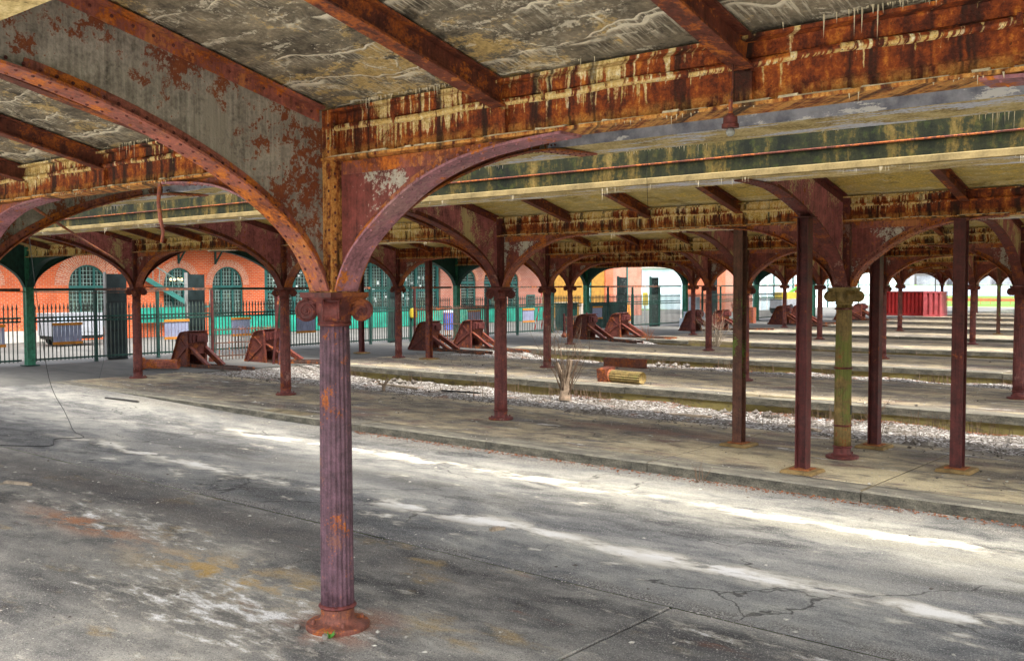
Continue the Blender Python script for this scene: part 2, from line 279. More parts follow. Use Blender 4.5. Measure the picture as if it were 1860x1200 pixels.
def m_concrete():
    k = NT('pavement', .9, .25); p = k.pos(); x, y, big, mid, fine, speck = floor_common(k, p)
    c = k.ramp(k.math('ADD', k.mul(big, .5), k.mul(mid, .5)), ((.38, (.055, .053, .05)), (.46, (.15, .144, .13)), (.54, (.27, .257, .222)), (.64, (.46, .43, .36))))
    och = k.mul(k.step(k.noise(k.map(p, (.6, 1.3, 1), (8, 3, 0)), 1.3, 5, .65), .57, .70), .55)
    c = k.mix(och, c, (.42, .28, .09))
    rst = k.mul(k.step(k.noise(k.map(p, (.5, 1.8, 1), (2, 9, 0)), 1.1, 5, .65), .63, .74), .75)
    c = k.mix(rst, c, (.30, .10, .035))
    cx = k.math('SQRT', k.math('ADD', k.math('POWER', k.math('ADD', x, 5.54), 2.0), k.math('POWER', k.math('SUBTRACT', y, 4.56), 2.0)))
    ring = k.mul(k.step(cx, .55, .2), k.crisp(mid, fine, .40, .14, .2)); c = k.mix(k.mul(ring, .75), c, (.30, .10, .045))
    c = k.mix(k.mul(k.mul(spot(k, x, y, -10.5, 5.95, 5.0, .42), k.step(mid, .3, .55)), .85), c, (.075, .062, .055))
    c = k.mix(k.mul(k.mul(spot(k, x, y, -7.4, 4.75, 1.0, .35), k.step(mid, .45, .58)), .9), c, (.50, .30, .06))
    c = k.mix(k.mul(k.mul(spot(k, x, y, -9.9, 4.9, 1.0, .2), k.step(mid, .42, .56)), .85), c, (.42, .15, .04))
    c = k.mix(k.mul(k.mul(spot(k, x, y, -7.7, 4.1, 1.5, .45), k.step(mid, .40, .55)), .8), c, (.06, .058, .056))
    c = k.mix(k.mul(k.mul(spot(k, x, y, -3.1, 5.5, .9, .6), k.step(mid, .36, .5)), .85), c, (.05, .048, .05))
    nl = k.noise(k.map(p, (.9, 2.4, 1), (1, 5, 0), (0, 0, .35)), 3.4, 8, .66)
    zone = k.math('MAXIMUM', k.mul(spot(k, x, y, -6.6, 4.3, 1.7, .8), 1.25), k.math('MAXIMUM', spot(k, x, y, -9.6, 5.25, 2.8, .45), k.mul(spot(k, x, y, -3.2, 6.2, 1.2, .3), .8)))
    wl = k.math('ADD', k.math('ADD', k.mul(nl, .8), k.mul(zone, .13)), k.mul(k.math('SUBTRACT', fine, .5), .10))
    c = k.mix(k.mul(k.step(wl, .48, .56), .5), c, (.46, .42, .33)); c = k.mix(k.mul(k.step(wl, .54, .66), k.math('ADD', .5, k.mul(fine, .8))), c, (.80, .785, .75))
    dk = k.step(k.noise(k.map(p, (.5, 1, 1), (6, 6, 0)), .9, 6, .7), .55, .70); c = k.mix(k.mul(dk, .7), c, (.05, .046, .042))
    s = k.sep(speck)[0]; g = k.math('ADD', .52, k.mul(fine, .96)); c = k.mix(1.0, c, k.comb(g, g, g), 'MULTIPLY')
    c = k.mix(k.mul(k.step(s, .88, .92), .35), c, (.6, .57, .5)); c = k.mix(k.mul(k.step(s, .14, .10), .6), c, (.05, .05, .05))
    k.col(c); k.bump(k.math('ADD', k.mul(fine, .8), k.mul(mid, .8)), .5, .008); M['pavement'] = k.m
    # platform concrete, warmer and paler
    k = NT('platform_concrete', .9, .25); p = k.pos(); x, y, big, mid, fine, speck = floor_common(k, p)
    c = k.ramp(k.math('ADD', k.mul(big, .55), k.mul(mid, .45)), ((.38, (.065, .056, .048)), (.46, (.17, .145, .11)), (.53, (.33, .275, .18)), (.62, (.56, .46, .28))))
    rst = k.mul(k.crisp(k.noise(k.map(p, (.6, 1.2, 1), (2, 9, 0)), 1.1, 8, .72), fine, .53, .12, .15), .75); c = k.mix(rst, c, (.20, .11, .085))
    gr = k.mul(k.crisp(k.noise(k.map(p, (.5, 1.4, 1), (4, 1, 0)), 1.2, 8, .72), fine, .52, .12, .15), .7); c = k.mix(gr, c, (.13, .125, .13))
    wl = k.crisp(k.noise(k.map(p, (.6, 2.0, 1), (11, 5, 0)), 1.5, 8, .72), fine, .60, .06, .15); c = k.mix(k.mul(wl, .8), c, (.74, .72, .67))
    c = k.mix(k.mul(k.mul(spot(k, x, y, -4.6, 12.7, 2.4, .55), k.step(mid, .36, .56)), .8), c, (.72, .62, .38)); c = k.mix(k.mul(k.mul(spot(k, x, y, -8.6, 12.9, 1.8, .5), k.step(mid, .38, .58)), .7), c, (.66, .56, .36))  # two cream sunlit patches painted into the platform colour
    c = k.mix(k.mul(k.mul(spot(k, x, y, -8.8, 14.2, 1.6, .35), k.step(mid, .36, .5)), .8), c, (.16, .07, .05))
    g = k.math('ADD', .68, k.mul(fine, .64)); c = k.mix(1.0, c, k.comb(g, g, g), 'MULTIPLY')
    s_ = k.sep(speck)[0]; c = k.mix(k.mul(k.step(s_, .87, .91), .4), c, (.62, .58, .5)); c = k.mix(k.mul(k.step(s_, .15, .11), .55), c, (.06, .05, .045))
    k.col(c); k.bump(k.math('ADD', k.mul(fine, .7), k.mul(mid, .8)), .5, .008); M['platform_concrete'] = k.m
    k = NT('coping', .9, .25); p = k.pos(); mid = k.noise(k.map(p, (.6, 2, 3)), 2.4, 6, .68); fine = k.noise(p, 70, 4, .72)
    c = k.ramp(k.math('ADD', k.mul(mid, .65), k.mul(fine, .35)), ((.36, (.07, .064, .055)), (.48, (.15, .14, .115)), (.6, (.26, .24, .18)), (.7, (.38, .345, .26)))); k.col(c); k.bump(k.math('ADD', mid, fine), .5, .012); M['coping'] = k.m
    k = NT('coping_side', .9, .25); mid = k.noise(k.map(k.pos(), (1, 2, 3)), 3, 6, .7); fine = k.noise(k.pos(), 60, 4, .72)
    k.col(k.ramp(k.math('ADD', k.mul(mid, .6), k.mul(fine, .4)), ((.38, (.035, .034, .028)), (.5, (.09, .085, .068)), (.62, (.18, .165, .125))))); k.bump(k.math('ADD', mid, fine), .6, .015); M['coping_side'] = k.m
    k = NT('kerb_face', .9, .2); p = k.pos(); mid = k.noise(k.map(p, (1, 1, 3)), 3, 6, .65); fine = k.noise(p, 30, 4, .7)
    c = k.ramp(k.math('ADD', k.mul(mid, .7), k.mul(fine, .3)), ((.36, (.06, .05, .035)), (.5, (.15, .125, .075)), (.64, (.25, .21, .14))))
    z = k.sep(p)[2]; low = k.mul(k.step(z, -.10, -.17), k.step(mid, .34, .5)); c = k.mix(k.mul(low, .7), c, (.20, .165, .045))
    k.col(c); k.bump(k.math('ADD', mid, fine), .5, .015); M['kerb_face'] = k.m
    k = NT('gravel', .95, .2); p = k.pos(); v = k.vor(p, 26, 'F1', 'Color'); d = k.vor(p, 26); big = k.noise(p, .8, 5, .6); mid = k.noise(p, 5, 5)
    s = k.sep(v)[0]
    c = k.ramp(s, ((.0, (.05, .042, .036)), (.35, (.15, .13, .11)), (.7, (.28, .26, .235)), (1, (.55, .53, .50))))
    c = k.mix(k.mul(k.step(big, .5, .68), .55), c, (.10, .085, .065)); c = k.mix(k.mul(k.step(mid, .58, .68), .35), c, (.62, .61, .60))
    c = k.mix(k.mul(k.step(k.noise(p, 1.7, 4), .58, .68), .5), c, (.22, .10, .05))
    k.col(c); k.bump(k.math('SUBTRACT', 1.0, d), .8, .02); M['gravel'] = k.m
    k = NT('forecourt', .9, .25); p = k.pos(); x, y, big, mid, fine, speck = floor_common(k, p)
    c = k.ramp(k.math('ADD', k.mul(big, .6), k.mul(mid, .4)), ((.35, (.075, .074, .07)), (.65, (.155, .15, .135)))); k.col(c); k.bump(fine, .3, .005); M['forecourt'] = k.m
    k = NT('grass_ground', .95, .1); n = k.noise(k.pos(), .08, 6); n2 = k.noise(k.pos(), 2, 5)
    k.col(k.ramp(k.math('ADD', k.mul(n, .5), k.mul(n2, .5)), ((.35, (.06, .12, .02)), (.65, (.15, .24, .05))))); M['grass_ground'] = k.m
m_concrete()

def m_brick(name, c1, c2, mort, sc=1.0, uv=False, pale=.0):
    k = NT(name, .85, .25)
    if uv: v = k.uv()
    else:
        x, y, z = k.sep(k.pos()); v = k.comb(k.math('ADD', x, y), z, 0.0)
    n = k.n.new('ShaderNodeTexBrick'); k.link(v, n.inputs['Vector'])
    n.inputs['Color1'].default_value = (*c1, 1); n.inputs['Color2'].default_value = (*c2, 1); n.inputs['Mortar'].default_value = (*mort, 1)
    n.inputs['Scale'].default_value = sc; n.inputs['Mortar Size'].default_value = .011; n.inputs['Bias'].default_value = -.1
    n.inputs['Brick Width'].default_value = .24; n.inputs['Row Height'].default_value = .085
    mid = k.noise(k.pos(), 1.2, 6, .65); fine = k.noise(k.pos(), 9, 5, .7)
    c = k.mix(k.mul(k.step(mid, .4, .75), .45), n.outputs[0], tuple(x*.55 for x in c1))
    c = k.mix(k.mul(k.step(fine, .58, .7), .25+pale), c, (.55, .42, .33))
    k.col(c); k.bump(n.outputs[1], -.4, .01); M[name] = k.m
m_brick('brick', (.60, .095, .016), (.44, .060, .014), (.42, .24, .15))
m_brick('brick_arch', (.42, .11, .055), (.56, .17, .075), (.50, .38, .28), uv=True)
m_brick('brick_pink', (.40, .12, .07), (.32, .085, .05), (.40, .30, .24), pale=.15)
m_brick('brick_orange', (.40, .075, .02), (.30, .05, .016), (.34, .2, .13))
m_plain('ochre_wall', (.27, .14, .022), .85)
m_plain('green_wood', (.018, .10, .085), .5); m_plain('green_dado', (.012, .22, .15), .6, .35, 2)
m_plain('sage_door', (.035, .17, .14), .5)
m_plain('board_black', (.018, .030, .032), .5, .4)
m_plain('board_edge', (.26, .26, .25), .7)
m_plain('slat_grey', (.26, .29, .42), .6, .2); m_plain('plank_orange', (.55, .22, .03), .6, .3)
m_plain('trailer_white', (.27, .285, .31), .5, .15); m_plain('tyre', (.02, .02, .02), .8); m_plain('steel', (.25, .26, .28), .4, .2)
m_plain('sandstone', (.55, .48, .34), .9); m_plain('calcite', (.68, .58, .40), .6, .3, 30)
m_plain('paint_red', (.38, .022, .02), .5, .25); m_plain('paint_pink', (.45, .09, .10), .6); m_plain('yellow', (.42, .32, .03), .5)
m_plain('white', (.75, .75, .72), .6, .1); m_plain('blue', (.05, .10, .35), .5); m_plain('orange', (.38, .12, .05), .5)
m_plain('wood_grey', (.36, .29, .21), .9, .4, 8); m_plain('twig', (.13, .085, .055), .9); m_plain('bark', (.27, .20, .14), .9, .4, 12)
m_plain('leaf_dead', (.20, .07, .028), .8, .5, 20); m_plain('leaf_green', (.08, .26, .03), .6)
m_plain('stone_pale', (.25, .225, .19), .95, .4, 9); m_plain('stone_dark', (.13, .112, .095), .95, .4, 9)
m_plain('wire_black', (.015, .015, .015), .6); m_plain('concrete_block', (.42, .40, .36), .9, .2)
m_plain('pale_blue_paint', (.27, .32, .38), .6); m_plain('copper_green', (.22, .33, .29), .7)
m_plain('bounce_concrete', (.48, .46, .41), .9, .2, 1.0); m_plain('fence_grey', (.045, .065, .055), .6, .3); m_plain('chip_pale', (.50, .47, .40), .9, .3, 9); m_plain('water', (.10, .16, .22), .25); m_plain('far_building', (.32, .33, .38), .9, .4, .05); m_plain('tarmac_stain', (.04, .038, .036), .9)
m_plain('prop_footing', (.25, .165, .065), .9, .4, 6); m_plain('iron_dust', (.30, .10, .03), .9, .5, 14)
k = NT('glass_dark', .08, .6); n = k.noise(k.obj(), 1.3, 5); k.col(k.ramp(n, ((.35, (.012, .016, .016)), (.6, (.05, .06, .05)), (.7, (.16, .20, .12))))); M['glass_dark'] = k.m
k = NT('glass_pale', .15, .5); n = k.noise(k.obj(), .6, 3); k.col(k.ramp(n, ((.3, (.40, .55, .62)), (.7, (.70, .80, .84))))); M['glass_pale'] = k.m
k = NT('bulb_glass', .2, .5); k.col((.34, .34, .31)); k.b.inputs['Transmission Weight'].default_value = .25; M['bulb_glass'] = k.m
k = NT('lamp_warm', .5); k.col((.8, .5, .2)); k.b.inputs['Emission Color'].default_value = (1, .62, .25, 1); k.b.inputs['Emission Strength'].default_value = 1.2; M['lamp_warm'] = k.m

# ------------------------------------------------------------------ mesh helpers
class MB:
    def __init__(s): s.v = []; s.f = []; s.mi = []; s.uvs = {}
    def add(s, vs, fs, mi=0):
        o = len(s.v); s.v += [tuple(p) for p in vs]
        for f in fs: s.f.append(tuple(i+o for i in f)); s.mi.append(mi)
        return s
    def box(s, x0, x1, y0, y1, z0, z1, mi=0):
        return s.add([(x, y, z) for z in (z0, z1) for y in (y0, y1) for x in (x0, x1)],
                     [(0, 2, 3, 1), (4, 5, 7, 6), (0, 1, 5, 4), (2, 6, 7, 3), (0, 4, 6, 2), (1, 3, 7, 5)], mi)
    def hexa(s, pts, mi=0):   # 8 points, order as box
        return s.add(pts, [(0, 2, 3, 1), (4, 5, 7, 6), (0, 1, 5, 4), (2, 6, 7, 3), (0, 4, 6, 2), (1, 3, 7, 5)], mi)
    def bar(s, a, b, w, h=None, up=(0, 0, 1), mi=0):
        a, b = Vector(a), Vector(b); h = h or w; d = (b-a).normalized(); up = Vector(up)
        if abs(d.dot(up)) > .98: up = Vector((1, 0, 0))
        r = d.cross(up).normalized(); u = r.cross(d)
        q = [p+r*sx*w/2+u*sz*h/2 for p in (a, b) for sz in (-1, 1) for sx in (-1, 1)]
        return s.add(q, [(0, 1, 3, 2), (4, 6, 7, 5), (0, 4, 5, 1), (2, 3, 7, 6), (0, 2, 6, 4), (1, 5, 7, 3)], mi)
    def tube(s, path, r, n=8, mi=0, cap=True):
        path = [Vector(p) for p in path]; rs = r if isinstance(r, (list, tuple)) else [r]*len(path); o = len(s.v); prev = None
        for i, p in enumerate(path):
            d = (path[min(i+1, len(path)-1)]-path[max(i-1, 0)]).normalized()
            u = Vector((0, 0, 1)) if abs(d.z) < .9 else Vector((1, 0, 0))
            if prev is not None: u = prev
            a = d.cross(u).normalized(); u = a.cross(d).normalized(); prev = u
            for j in range(n):
                t = 2*math.pi*j/n; s.v.append(tuple(p+(a*math.cos(t)+u*math.sin(t))*rs[i]))
        for i in range(len(path)-1):
            for j in range(n):
                s.f.append((o+i*n+j, o+i*n+(j+1) % n, o+(i+1)*n+(j+1) % n, o+(i+1)*n+j)); s.mi.append(mi)
        if cap:
            s.f.append(tuple(o+j for j in range(n))[::-1]); s.mi.append(mi)
            e = o+(len(path)-1)*n; s.f.append(tuple(e+j for j in range(n))); s.mi.append(mi)
        return s
    def lathe(s, prof, n=24, c=(0, 0), mi=0, rf=None):
        o = len(s.v)
        for r, z in prof:
            for j in range(n):
                t = 2*math.pi*j/n; rr = r*(rf(t, z) if rf else 1)
                s.v.append((c[0]+rr*math.cos(t), c[1]+rr*math.sin(t), z))
        for i in range(len(prof)-1):
            for j in range(n):
                s.f.append((o+i*n+j, o+i*n+(j+1) % n, o+(i+1)*n+(j+1) % n, o+(i+1)*n+j)); s.mi.append(mi)
        s.f.append(tuple(o+j for j in range(n))[::-1]); s.mi.append(mi)
        e = o+(len(prof)-1)*n; s.f.append(tuple(e+j for j in range(n))); s.mi.append(mi)
        return s
    def plate(s, poly, axis, t, off=0, mi=0):
        """poly in a plane, thickness t; axis 'x': poly=(y,z); 'y': poly=(x,z)"""
        n = len(poly); f = (lambda a, b, c: (c, a, b)) if axis == 'x' else (lambda a, b, c: (a, c, b))
        vs = [f(a, b, off-t/2) for a, b in poly]+[f(a, b, off+t/2) for a, b in poly]
        fs = [tuple(range(n)), tuple(range(2*n-1, n-1, -1))]+[(i, n+i, n+(i+1) % n, (i+1) % n) for i in range(n)]
        return s.add(vs, fs, mi)
    def dome(s, p, nrm, r, h=None, mi=0):
        """a rivet head"""
        nrm = Vector(nrm).normalized(); h = h or r*.7; u = nrm.orthogonal().normalized(); w = nrm.cross(u); p = Vector(p)
        vs = []
        for k2, (rr, hh) in enumerate(((1, 0), (.75, .65))):
            for j in range(6):
                t = math.pi*j/3; vs.append(p+(u*math.cos(t)+w*math.sin(t))*r*rr+nrm*h*hh)
        vs.append(p+nrm*h)
        fs = [(j, (j+1) % 6, 6+(j+1) % 6, 6+j) for j in range(6)]+[(6+j, 6+(j+1) % 6, 12) for j in range(6)]
        return s.add(vs, fs, mi)
    def mesh(s, name, mats, smooth=False):
        me = bpy.data.meshes.new(name); me.from_pydata(s.v, [], s.f)
        for m in (mats if isinstance(mats, (list, tuple)) else [mats]): me.materials.append(M[m] if isinstance(m, str) else m)
        if any(s.mi): me.polygons.foreach_set('material_index', s.mi)
        if smooth: me.polygons.foreach_set('use_smooth', [True]*len(me.polygons))
        me.update()
        import bmesh
        bm = bmesh.new(); bm.from_mesh(me); bmesh.ops.recalc_face_normals(bm, faces=bm.faces); bm.to_mesh(me); bm.free()
        if smooth == 'auto':
            try: me.set_sharp_from_angle(angle=R(38))
            except Exception: pass
        return me

def place(name, me, parent=None, loc=(0, 0, 0), rot=(0, 0, 0), scale=(1, 1, 1)):
    o = bpy.data.objects.new(name, me); C.objects.link(o); o.location = loc; o.rotation_euler = rot; o.scale = scale
    if parent is not None: o.parent = parent
    return o
def build(mb, name, mats, parent=None, loc=(0, 0, 0), rot=(0, 0, 0), smooth=False, kind=None, scale=(1, 1, 1)):
    o = place(name, mb.mesh(name, mats, smooth), parent, loc, rot, scale)
    if kind: o['kind'] = kind
    return o
def tag(o, label, cat, group=None):
    o['label'] = label; o['category'] = cat
    if group: o['group'] = group
    return o
def thing(name, label, cat, loc=(0, 0, 0), rot=(0, 0, 0), group=None):
    return tag(place(name, None, None, loc, rot), label, cat, group)
def structure(o): o['kind'] = 'structure'; return o
def lerp(a, b, t): return a+(b-a)*t
def curve(pts, n):
    """smooth Catmull-Rom through pts"""
    out = []
    for i in range(len(pts)-1):
        p0 = pts[max(i-1, 0)]; p1 = pts[i]; p2 = pts[i+1]; p3 = pts[min(i+2, len(pts)-1)]
        for j in range(n):
            t = j/n
            out.append(tuple(.5*((2*b)+(-a+c)*t+(2*a-5*b+4*c-d)*t*t+(-a+3*b-3*c+d)*t**3) for a, b, c, d in zip(p0, p1, p2, p3)))
    out.append(tuple(pts[-1])); return out
ORD = ['front', 'second', 'third', 'fourth', 'fifth', 'sixth', 'seventh', 'eighth', 'ninth', 'tenth']
NTH = ['first', 'second', 'third', 'fourth', 'fifth', 'sixth', 'seventh', 'eighth', 'ninth', 'tenth', 'eleventh', 'twelfth', 'thirteenth', 'fourteenth', 'fifteenth']

# ------------------------------------------------------------------ layout
X0, ST = -5.556, 6.3996
ROWS = [4.573, 13.692, 23.114, 32.678, 42.542, 52.58, 61.9, 71.0, 80.0, 89.0]
NEAR = [2.60, 11.66, 19.98, 29.55, 38.25, 47.15, 56.4, 64.6, 75.0, 84.5]
FAR = [6.50, 15.52, 25.2, 34.9, 44.7, 54.7, 64.0-.6, 73.0, 82.0, 91.0]
XEND = X0-4*ST          # line of the green posts and the fence
XTR = -25.2             # tracks start right of here
XR = 46.0
def colx(c): return X0-c*ST
SL = .25; ZS = 3.66     # slope of the slab, its height over the girder

# ------------------------------------------------------------------ ground
g = MB().add([(-1500, -1500, 0), (1500, -1500, 0), (1500, 3000, 0), (-1500, 3000, 0)], [(0, 1, 2, 3)])
structure(build(g, 'ground', 'grass_ground', loc=(0, 0, -.62)))
g = MB().box(-52, XTR, -30, 110, -.5, -.012); structure(build(g, 'forecourt', 'forecourt'))

def sstep(a, b, t): t = max(0, min(1, (t-a)/(b-a))); return t*t*(3-2*t)
# asphalt fill of the track bed between the front and the second platform
def asph_z(x, y): return -.006-.145*sstep(6.5, 10.8, y)*sstep(-24.5, -15, x)+.012*math.sin(x*.9)*math.sin(y*1.3)*sstep(6.6, 8, y)*sstep(11.6, 10.5, y)
mb = MB(); nx, ny = 120, 22; xs = [XTR+(XR-XTR)*(i/nx)**1.35 for i in range(nx+1)]; ys = [lerp(6.50, 11.70, j/ny) for j in range(ny+1)]
mb.add([(x, y, asph_z(x, y)) for y in ys for x in xs], [(j*(nx+1)+i, j*(nx+1)+i+1, (j+1)*(nx+1)+i+1, (j+1)*(nx+1)+i) for j in range(ny) for i in range(nx)])
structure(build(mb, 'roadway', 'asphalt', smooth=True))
# front platform: concrete slabs with open joints, and the filled bed under the camera
structure(build(MB().box(XTR, XR, -40, -.14, -.029, -.004), 'bounce_yard', 'bounce_concrete'))  # unseen yard behind the camera, made pale to bounce light under the roof
pave = structure(build(MB().box(XTR, XR, -40.0, 6.49, -.4, -.03), 'pavement', 'tarmac_stain'))
def slab_mesh(w, d, h=.06, be=.012, side=0):
    m = MB(); x, y = w/2, d/2
    m.add([(-x, -y, -h), (x, -y, -h), (x, y, -h), (-x, y, -h), (-x, -y, -be), (x, -y, -be), (x, y, -be), (-x, y, -be),
           (-x+be, -y+be, 0), (x-be, -y+be, 0), (x-be, y-be, 0), (-x+be, y-be, 0)],
          [(0, 3, 2, 1), (8, 9, 10, 11)]+[(4+i, 4+(i+1) % 4, 8+(i+1) % 4, 8+i) for i in range(4)])
    m.f += [(i, (i+1) % 4, 4+(i+1) % 4, 4+i) for i in range(4)]; m.mi += [side]*4
    return m
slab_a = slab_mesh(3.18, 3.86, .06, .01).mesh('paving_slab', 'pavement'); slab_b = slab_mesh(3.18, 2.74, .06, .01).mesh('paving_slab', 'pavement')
i = 0; x = -3.95-1.6-3.2*6
while x < 12:
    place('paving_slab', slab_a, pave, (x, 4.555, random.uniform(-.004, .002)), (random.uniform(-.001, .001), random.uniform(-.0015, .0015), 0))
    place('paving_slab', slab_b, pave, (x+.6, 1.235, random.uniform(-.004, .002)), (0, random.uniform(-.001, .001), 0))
    x += 3.2

# platforms: a body, coping slabs along the near edge and deck slabs behind them
cop_me = slab_mesh(2.985, .42, .17, .02, 1).mesh('coping_slab', ['coping', 'coping_side'])
for r in range(1, 10):
    n0, f0 = NEAR[r], FAR[r]; xe = 14 if r < 3 else (2 if r < 6 else -4)
    p = structure(build(MB().box(XTR-.3, xe, n0+.05, f0, -.5, -.012), 'platform', 'kerb_face'))
    if r <= 6:
        dk = slab_mesh(2.985, f0-n0-.43-.005, .05, .012).mesh('deck_slab', 'platform_concrete')
        x = XTR+1.2
        while x < xe-1.5:
            if r == 1 or random.random() > .05: place('coping_slab', cop_me, p, (x, n0+.21+(0 if r == 1 else random.uniform(-.03, .02)), random.uniform(-.012, .004)), (random.uniform(-.012, .012), random.uniform(-.003, .003), random.uniform(-.003, .003)*(1 if r == 1 else 3)))
            place('deck_slab', dk, p, (x, (n0+.425+f0)/2, random.uniform(-.008, .003)), (0, random.uniform(-.002, .002), 0))
            x += 3.0
    else:
        build(MB().box(XTR-.3, xe, n0, f0, -.15, 0), 'deck', 'platform_concrete', p)
# gravel beds
def bed(y0, y1, z0, z1, xe, nxx, nyy):
    m = MB(); xs = [XTR-.1+(xe-XTR)*(i/nxx)**1.2 for i in range(nxx+1)]; rng = random.Random(int(y0*10))
    vs = []
    for j in range(nyy+1):
        for x in xs:
            t = j/nyy; y = lerp(y0-.02, y1+.06, t)
            z = lerp(z0, z1, sstep(.05, .75, t))+rng.uniform(-.03, .03)+.05*math.sin(x*1.7+y)*math.sin(y*2.1-x*.6)
            if t < .02: z = z0-.02
            z = lerp(z, -.05, sstep(XTR+2.0, XTR-.2, x)); vs.append((x, y, z))
    m.add(vs, [(j*(nxx+1)+i, j*(nxx+1)+i+1, (j+1)*(nxx+1)+i+1, (j+1)*(nxx+1)+i) for j in range(nyy) for i in range(nxx)])
    return m
for r in range(1, 9):
    structure(build(bed(FAR[r], NEAR[r+1], -.05 if r < 3 else -.22, -.34, 14 if r < 3 else 2, 150 if r < 3 else 60, 26 if r < 3 else 8), 'track_bed', 'gravel', smooth=False))

# ------------------------------------------------------------------ canopy roofs, one over each platform row
def ibeam(a, b, depth, w, t=.014):
    m = MB(); a, b = Vector(a), Vector(b); d = (b-a).normalized(); up = Vector((0, 0, 1)); u = (up-d*up.dot(d)).normalized()
    m.bar(a-u*t/2, b-u*t/2, w, t); m.bar(a-u*(depth-t/2), b-u*(depth-t/2), w, t); m.bar(a-u*depth/2, b-u*depth/2, t, depth-2*t-.002)
    return m
pur = {}
for sgn in (-1, 1):
    m = ibeam((0, sgn*.02, ZS-.012), (0, sgn*2.75, ZS-.012+SL*2.73), .15, .115); me = m.mesh('purlin', 'iron_beam'); pur[sgn] = me
    m2 = MB(); m2.box(-.045, .045, min(sgn*.012, sgn*.05), max(sgn*.012, sgn*.05), 3.33, ZS-.17); pur[(sgn, 's')] = m2.mesh('stiffener', 'girder')
def girder_mesh(mat):
    m = MB(); L = ST/2-.003
    m.box(-L, L, -.008, .008, 3.330, ZS-.025)
    m.box(-L, L, -.115, .115, 3.310, 3.328)
    m.box(-L, L, -.10, .10, ZS-.023, ZS-.004)
    for s in (-1, 1):
        m.box(-L, L, min(s*.010, s*.022), max(s*.010, s*.022), 3.330, 3.400); m.box(-L, L, min(s*.010, s*.022), max(s*.010, s*.022), ZS-.10, ZS-.025)
    return m.mesh('girder', mat)
gird = [girder_mesh('girder'), girder_mesh('girder_far')]
def slab_side(sgn, mat, nseg=16):
    """roof slab of one bay on one side, underside slightly uneven"""
    m = MB(); L = ST/2; rng = random.Random(3+sgn); vs = []; fs = []; ns = 8
    for i in range(nseg+1):
        for j in range(ns+1):
            s_ = 2.74*j/ns; edge = i in (0, nseg) or j in (0, ns)
            vs.append((-L+2*L*i/nseg, sgn*s_, ZS+SL*s_+(0 if edge else rng.uniform(-.006, .003))))
    for i in range(nseg):
        for j in range(ns): a = i*(ns+1)+j; fs.append((a, a+1, a+ns+2, a+ns+1))
    m.add(vs, fs)
    t = .14; m.hexa([(-L, 0, ZS+.02), (L, 0, ZS+.02), (-L, sgn*2.74, ZS+.02+SL*2.74), (L, sgn*2.74, ZS+.02+SL*2.74),
                     (-L, 0, ZS+t), (L, 0, ZS+t), (-L, sgn*2.74, ZS+t+SL*2.74), (L, sgn*2.74, ZS+t+SL*2.74)])
    return m.mesh('roof_slab', mat)
slabs = {(sg, k2): slab_side(sg, mt) for sg in (-1, 1) for k2, mt in ((0, 'ceiling_front'), (1, 'ceiling_far_lit'))}
def slot_wall(sgn):
    """the concrete upstand along the smoke slot: soffit, soot-dark inner face, mossy outer face"""
    m = MB(); L = ST/2; a, b = 2.55, 3.20
    P = [(a, 3.67), (b-.015, 3.67), (b, 3.682), (b, 3.745), (b-.09, 3.765), (b-.09, 4.95), (a+.28, 4.95), (a+.28, 4.40), (a, 4.36)]
    n = len(P); vs = [(-L, sgn*y, z) for y, z in P]+[(L, sgn*y, z) for y, z in P]
    mats = [0, 3, 3, 3, 2, 2, 2, 2, 1]
    for i in range(n): m.add([vs[i], vs[(i+1) % n], vs[n+(i+1) % n], vs[n+i]], [(0, 1, 2, 3)], mats[i])
    m.add(vs[:n], [tuple(range(n))], 0); m.add(vs[n:], [tuple(range(n))], 0)
    return m.mesh('slot_wall', ['slot_concrete', 'slot_soot', 'slot_moss', 'slot_lip'])
walls = {sg: slot_wall(sg) for sg in (-1, 1)}
rod = MB(); rod.tube([(-ST/2, 0, 3.93), (ST/2, 0, 3.93)], .012, 6)
rod_me = rod.mesh('drain_rod', 'iron_beam')
def stalactites(y, z, dense, lmax, seed, x0=-ST/2, x1=ST/2, slope=0):
    m = MB(); rng = random.Random(seed); x = x0+.02
    while x < x1-.02:
        cl = math.sin(x*1.7+seed)+math.sin(x*4.3+seed*2.)+.6*math.sin(x*11+seed)+rng.uniform(-.8, .8)
        if cl > .75:
            l = lmax*(.08+.5*rng.random()**3+(.75*rng.random() if rng.random() < .12 else 0)); r_ = rng.uniform(.0025, .0055)
            yy = y+rng.uniform(-.012, .012); xx = x; o = len(m.v); zz = z+.004
            for j in range(5):
                t = 2*math.pi*j/5; m.v.append((xx+r_*math.cos(t), yy+r_*math.sin(t), zz))
            m.v.append((xx+rng.uniform(-.004, .004), yy, zz-l))
            for j in range(5): m.f.append((o+j, o+(j+1) % 5, o+5)); m.mi.append(0)
        x += rng.uniform(.4, 1.6)/dense
    return m
sta_slot = {sg: stalactites(sg*3.185, 3.67, 34, .17, 5+sg).mesh('stalactites', 'calcite') for sg in (-1, 1)}
sta_flange = {sg: stalactites(sg*.110, 3.310, 42, .06, 9+sg).mesh('stalactites', 'calcite') for sg in (-1, 1)}
sta_slab = {sg: stalactites(sg*.11, ZS+.02, 60, .14, 13+sg).mesh('stalactites', 'calcite') for sg in (-1, 1)}
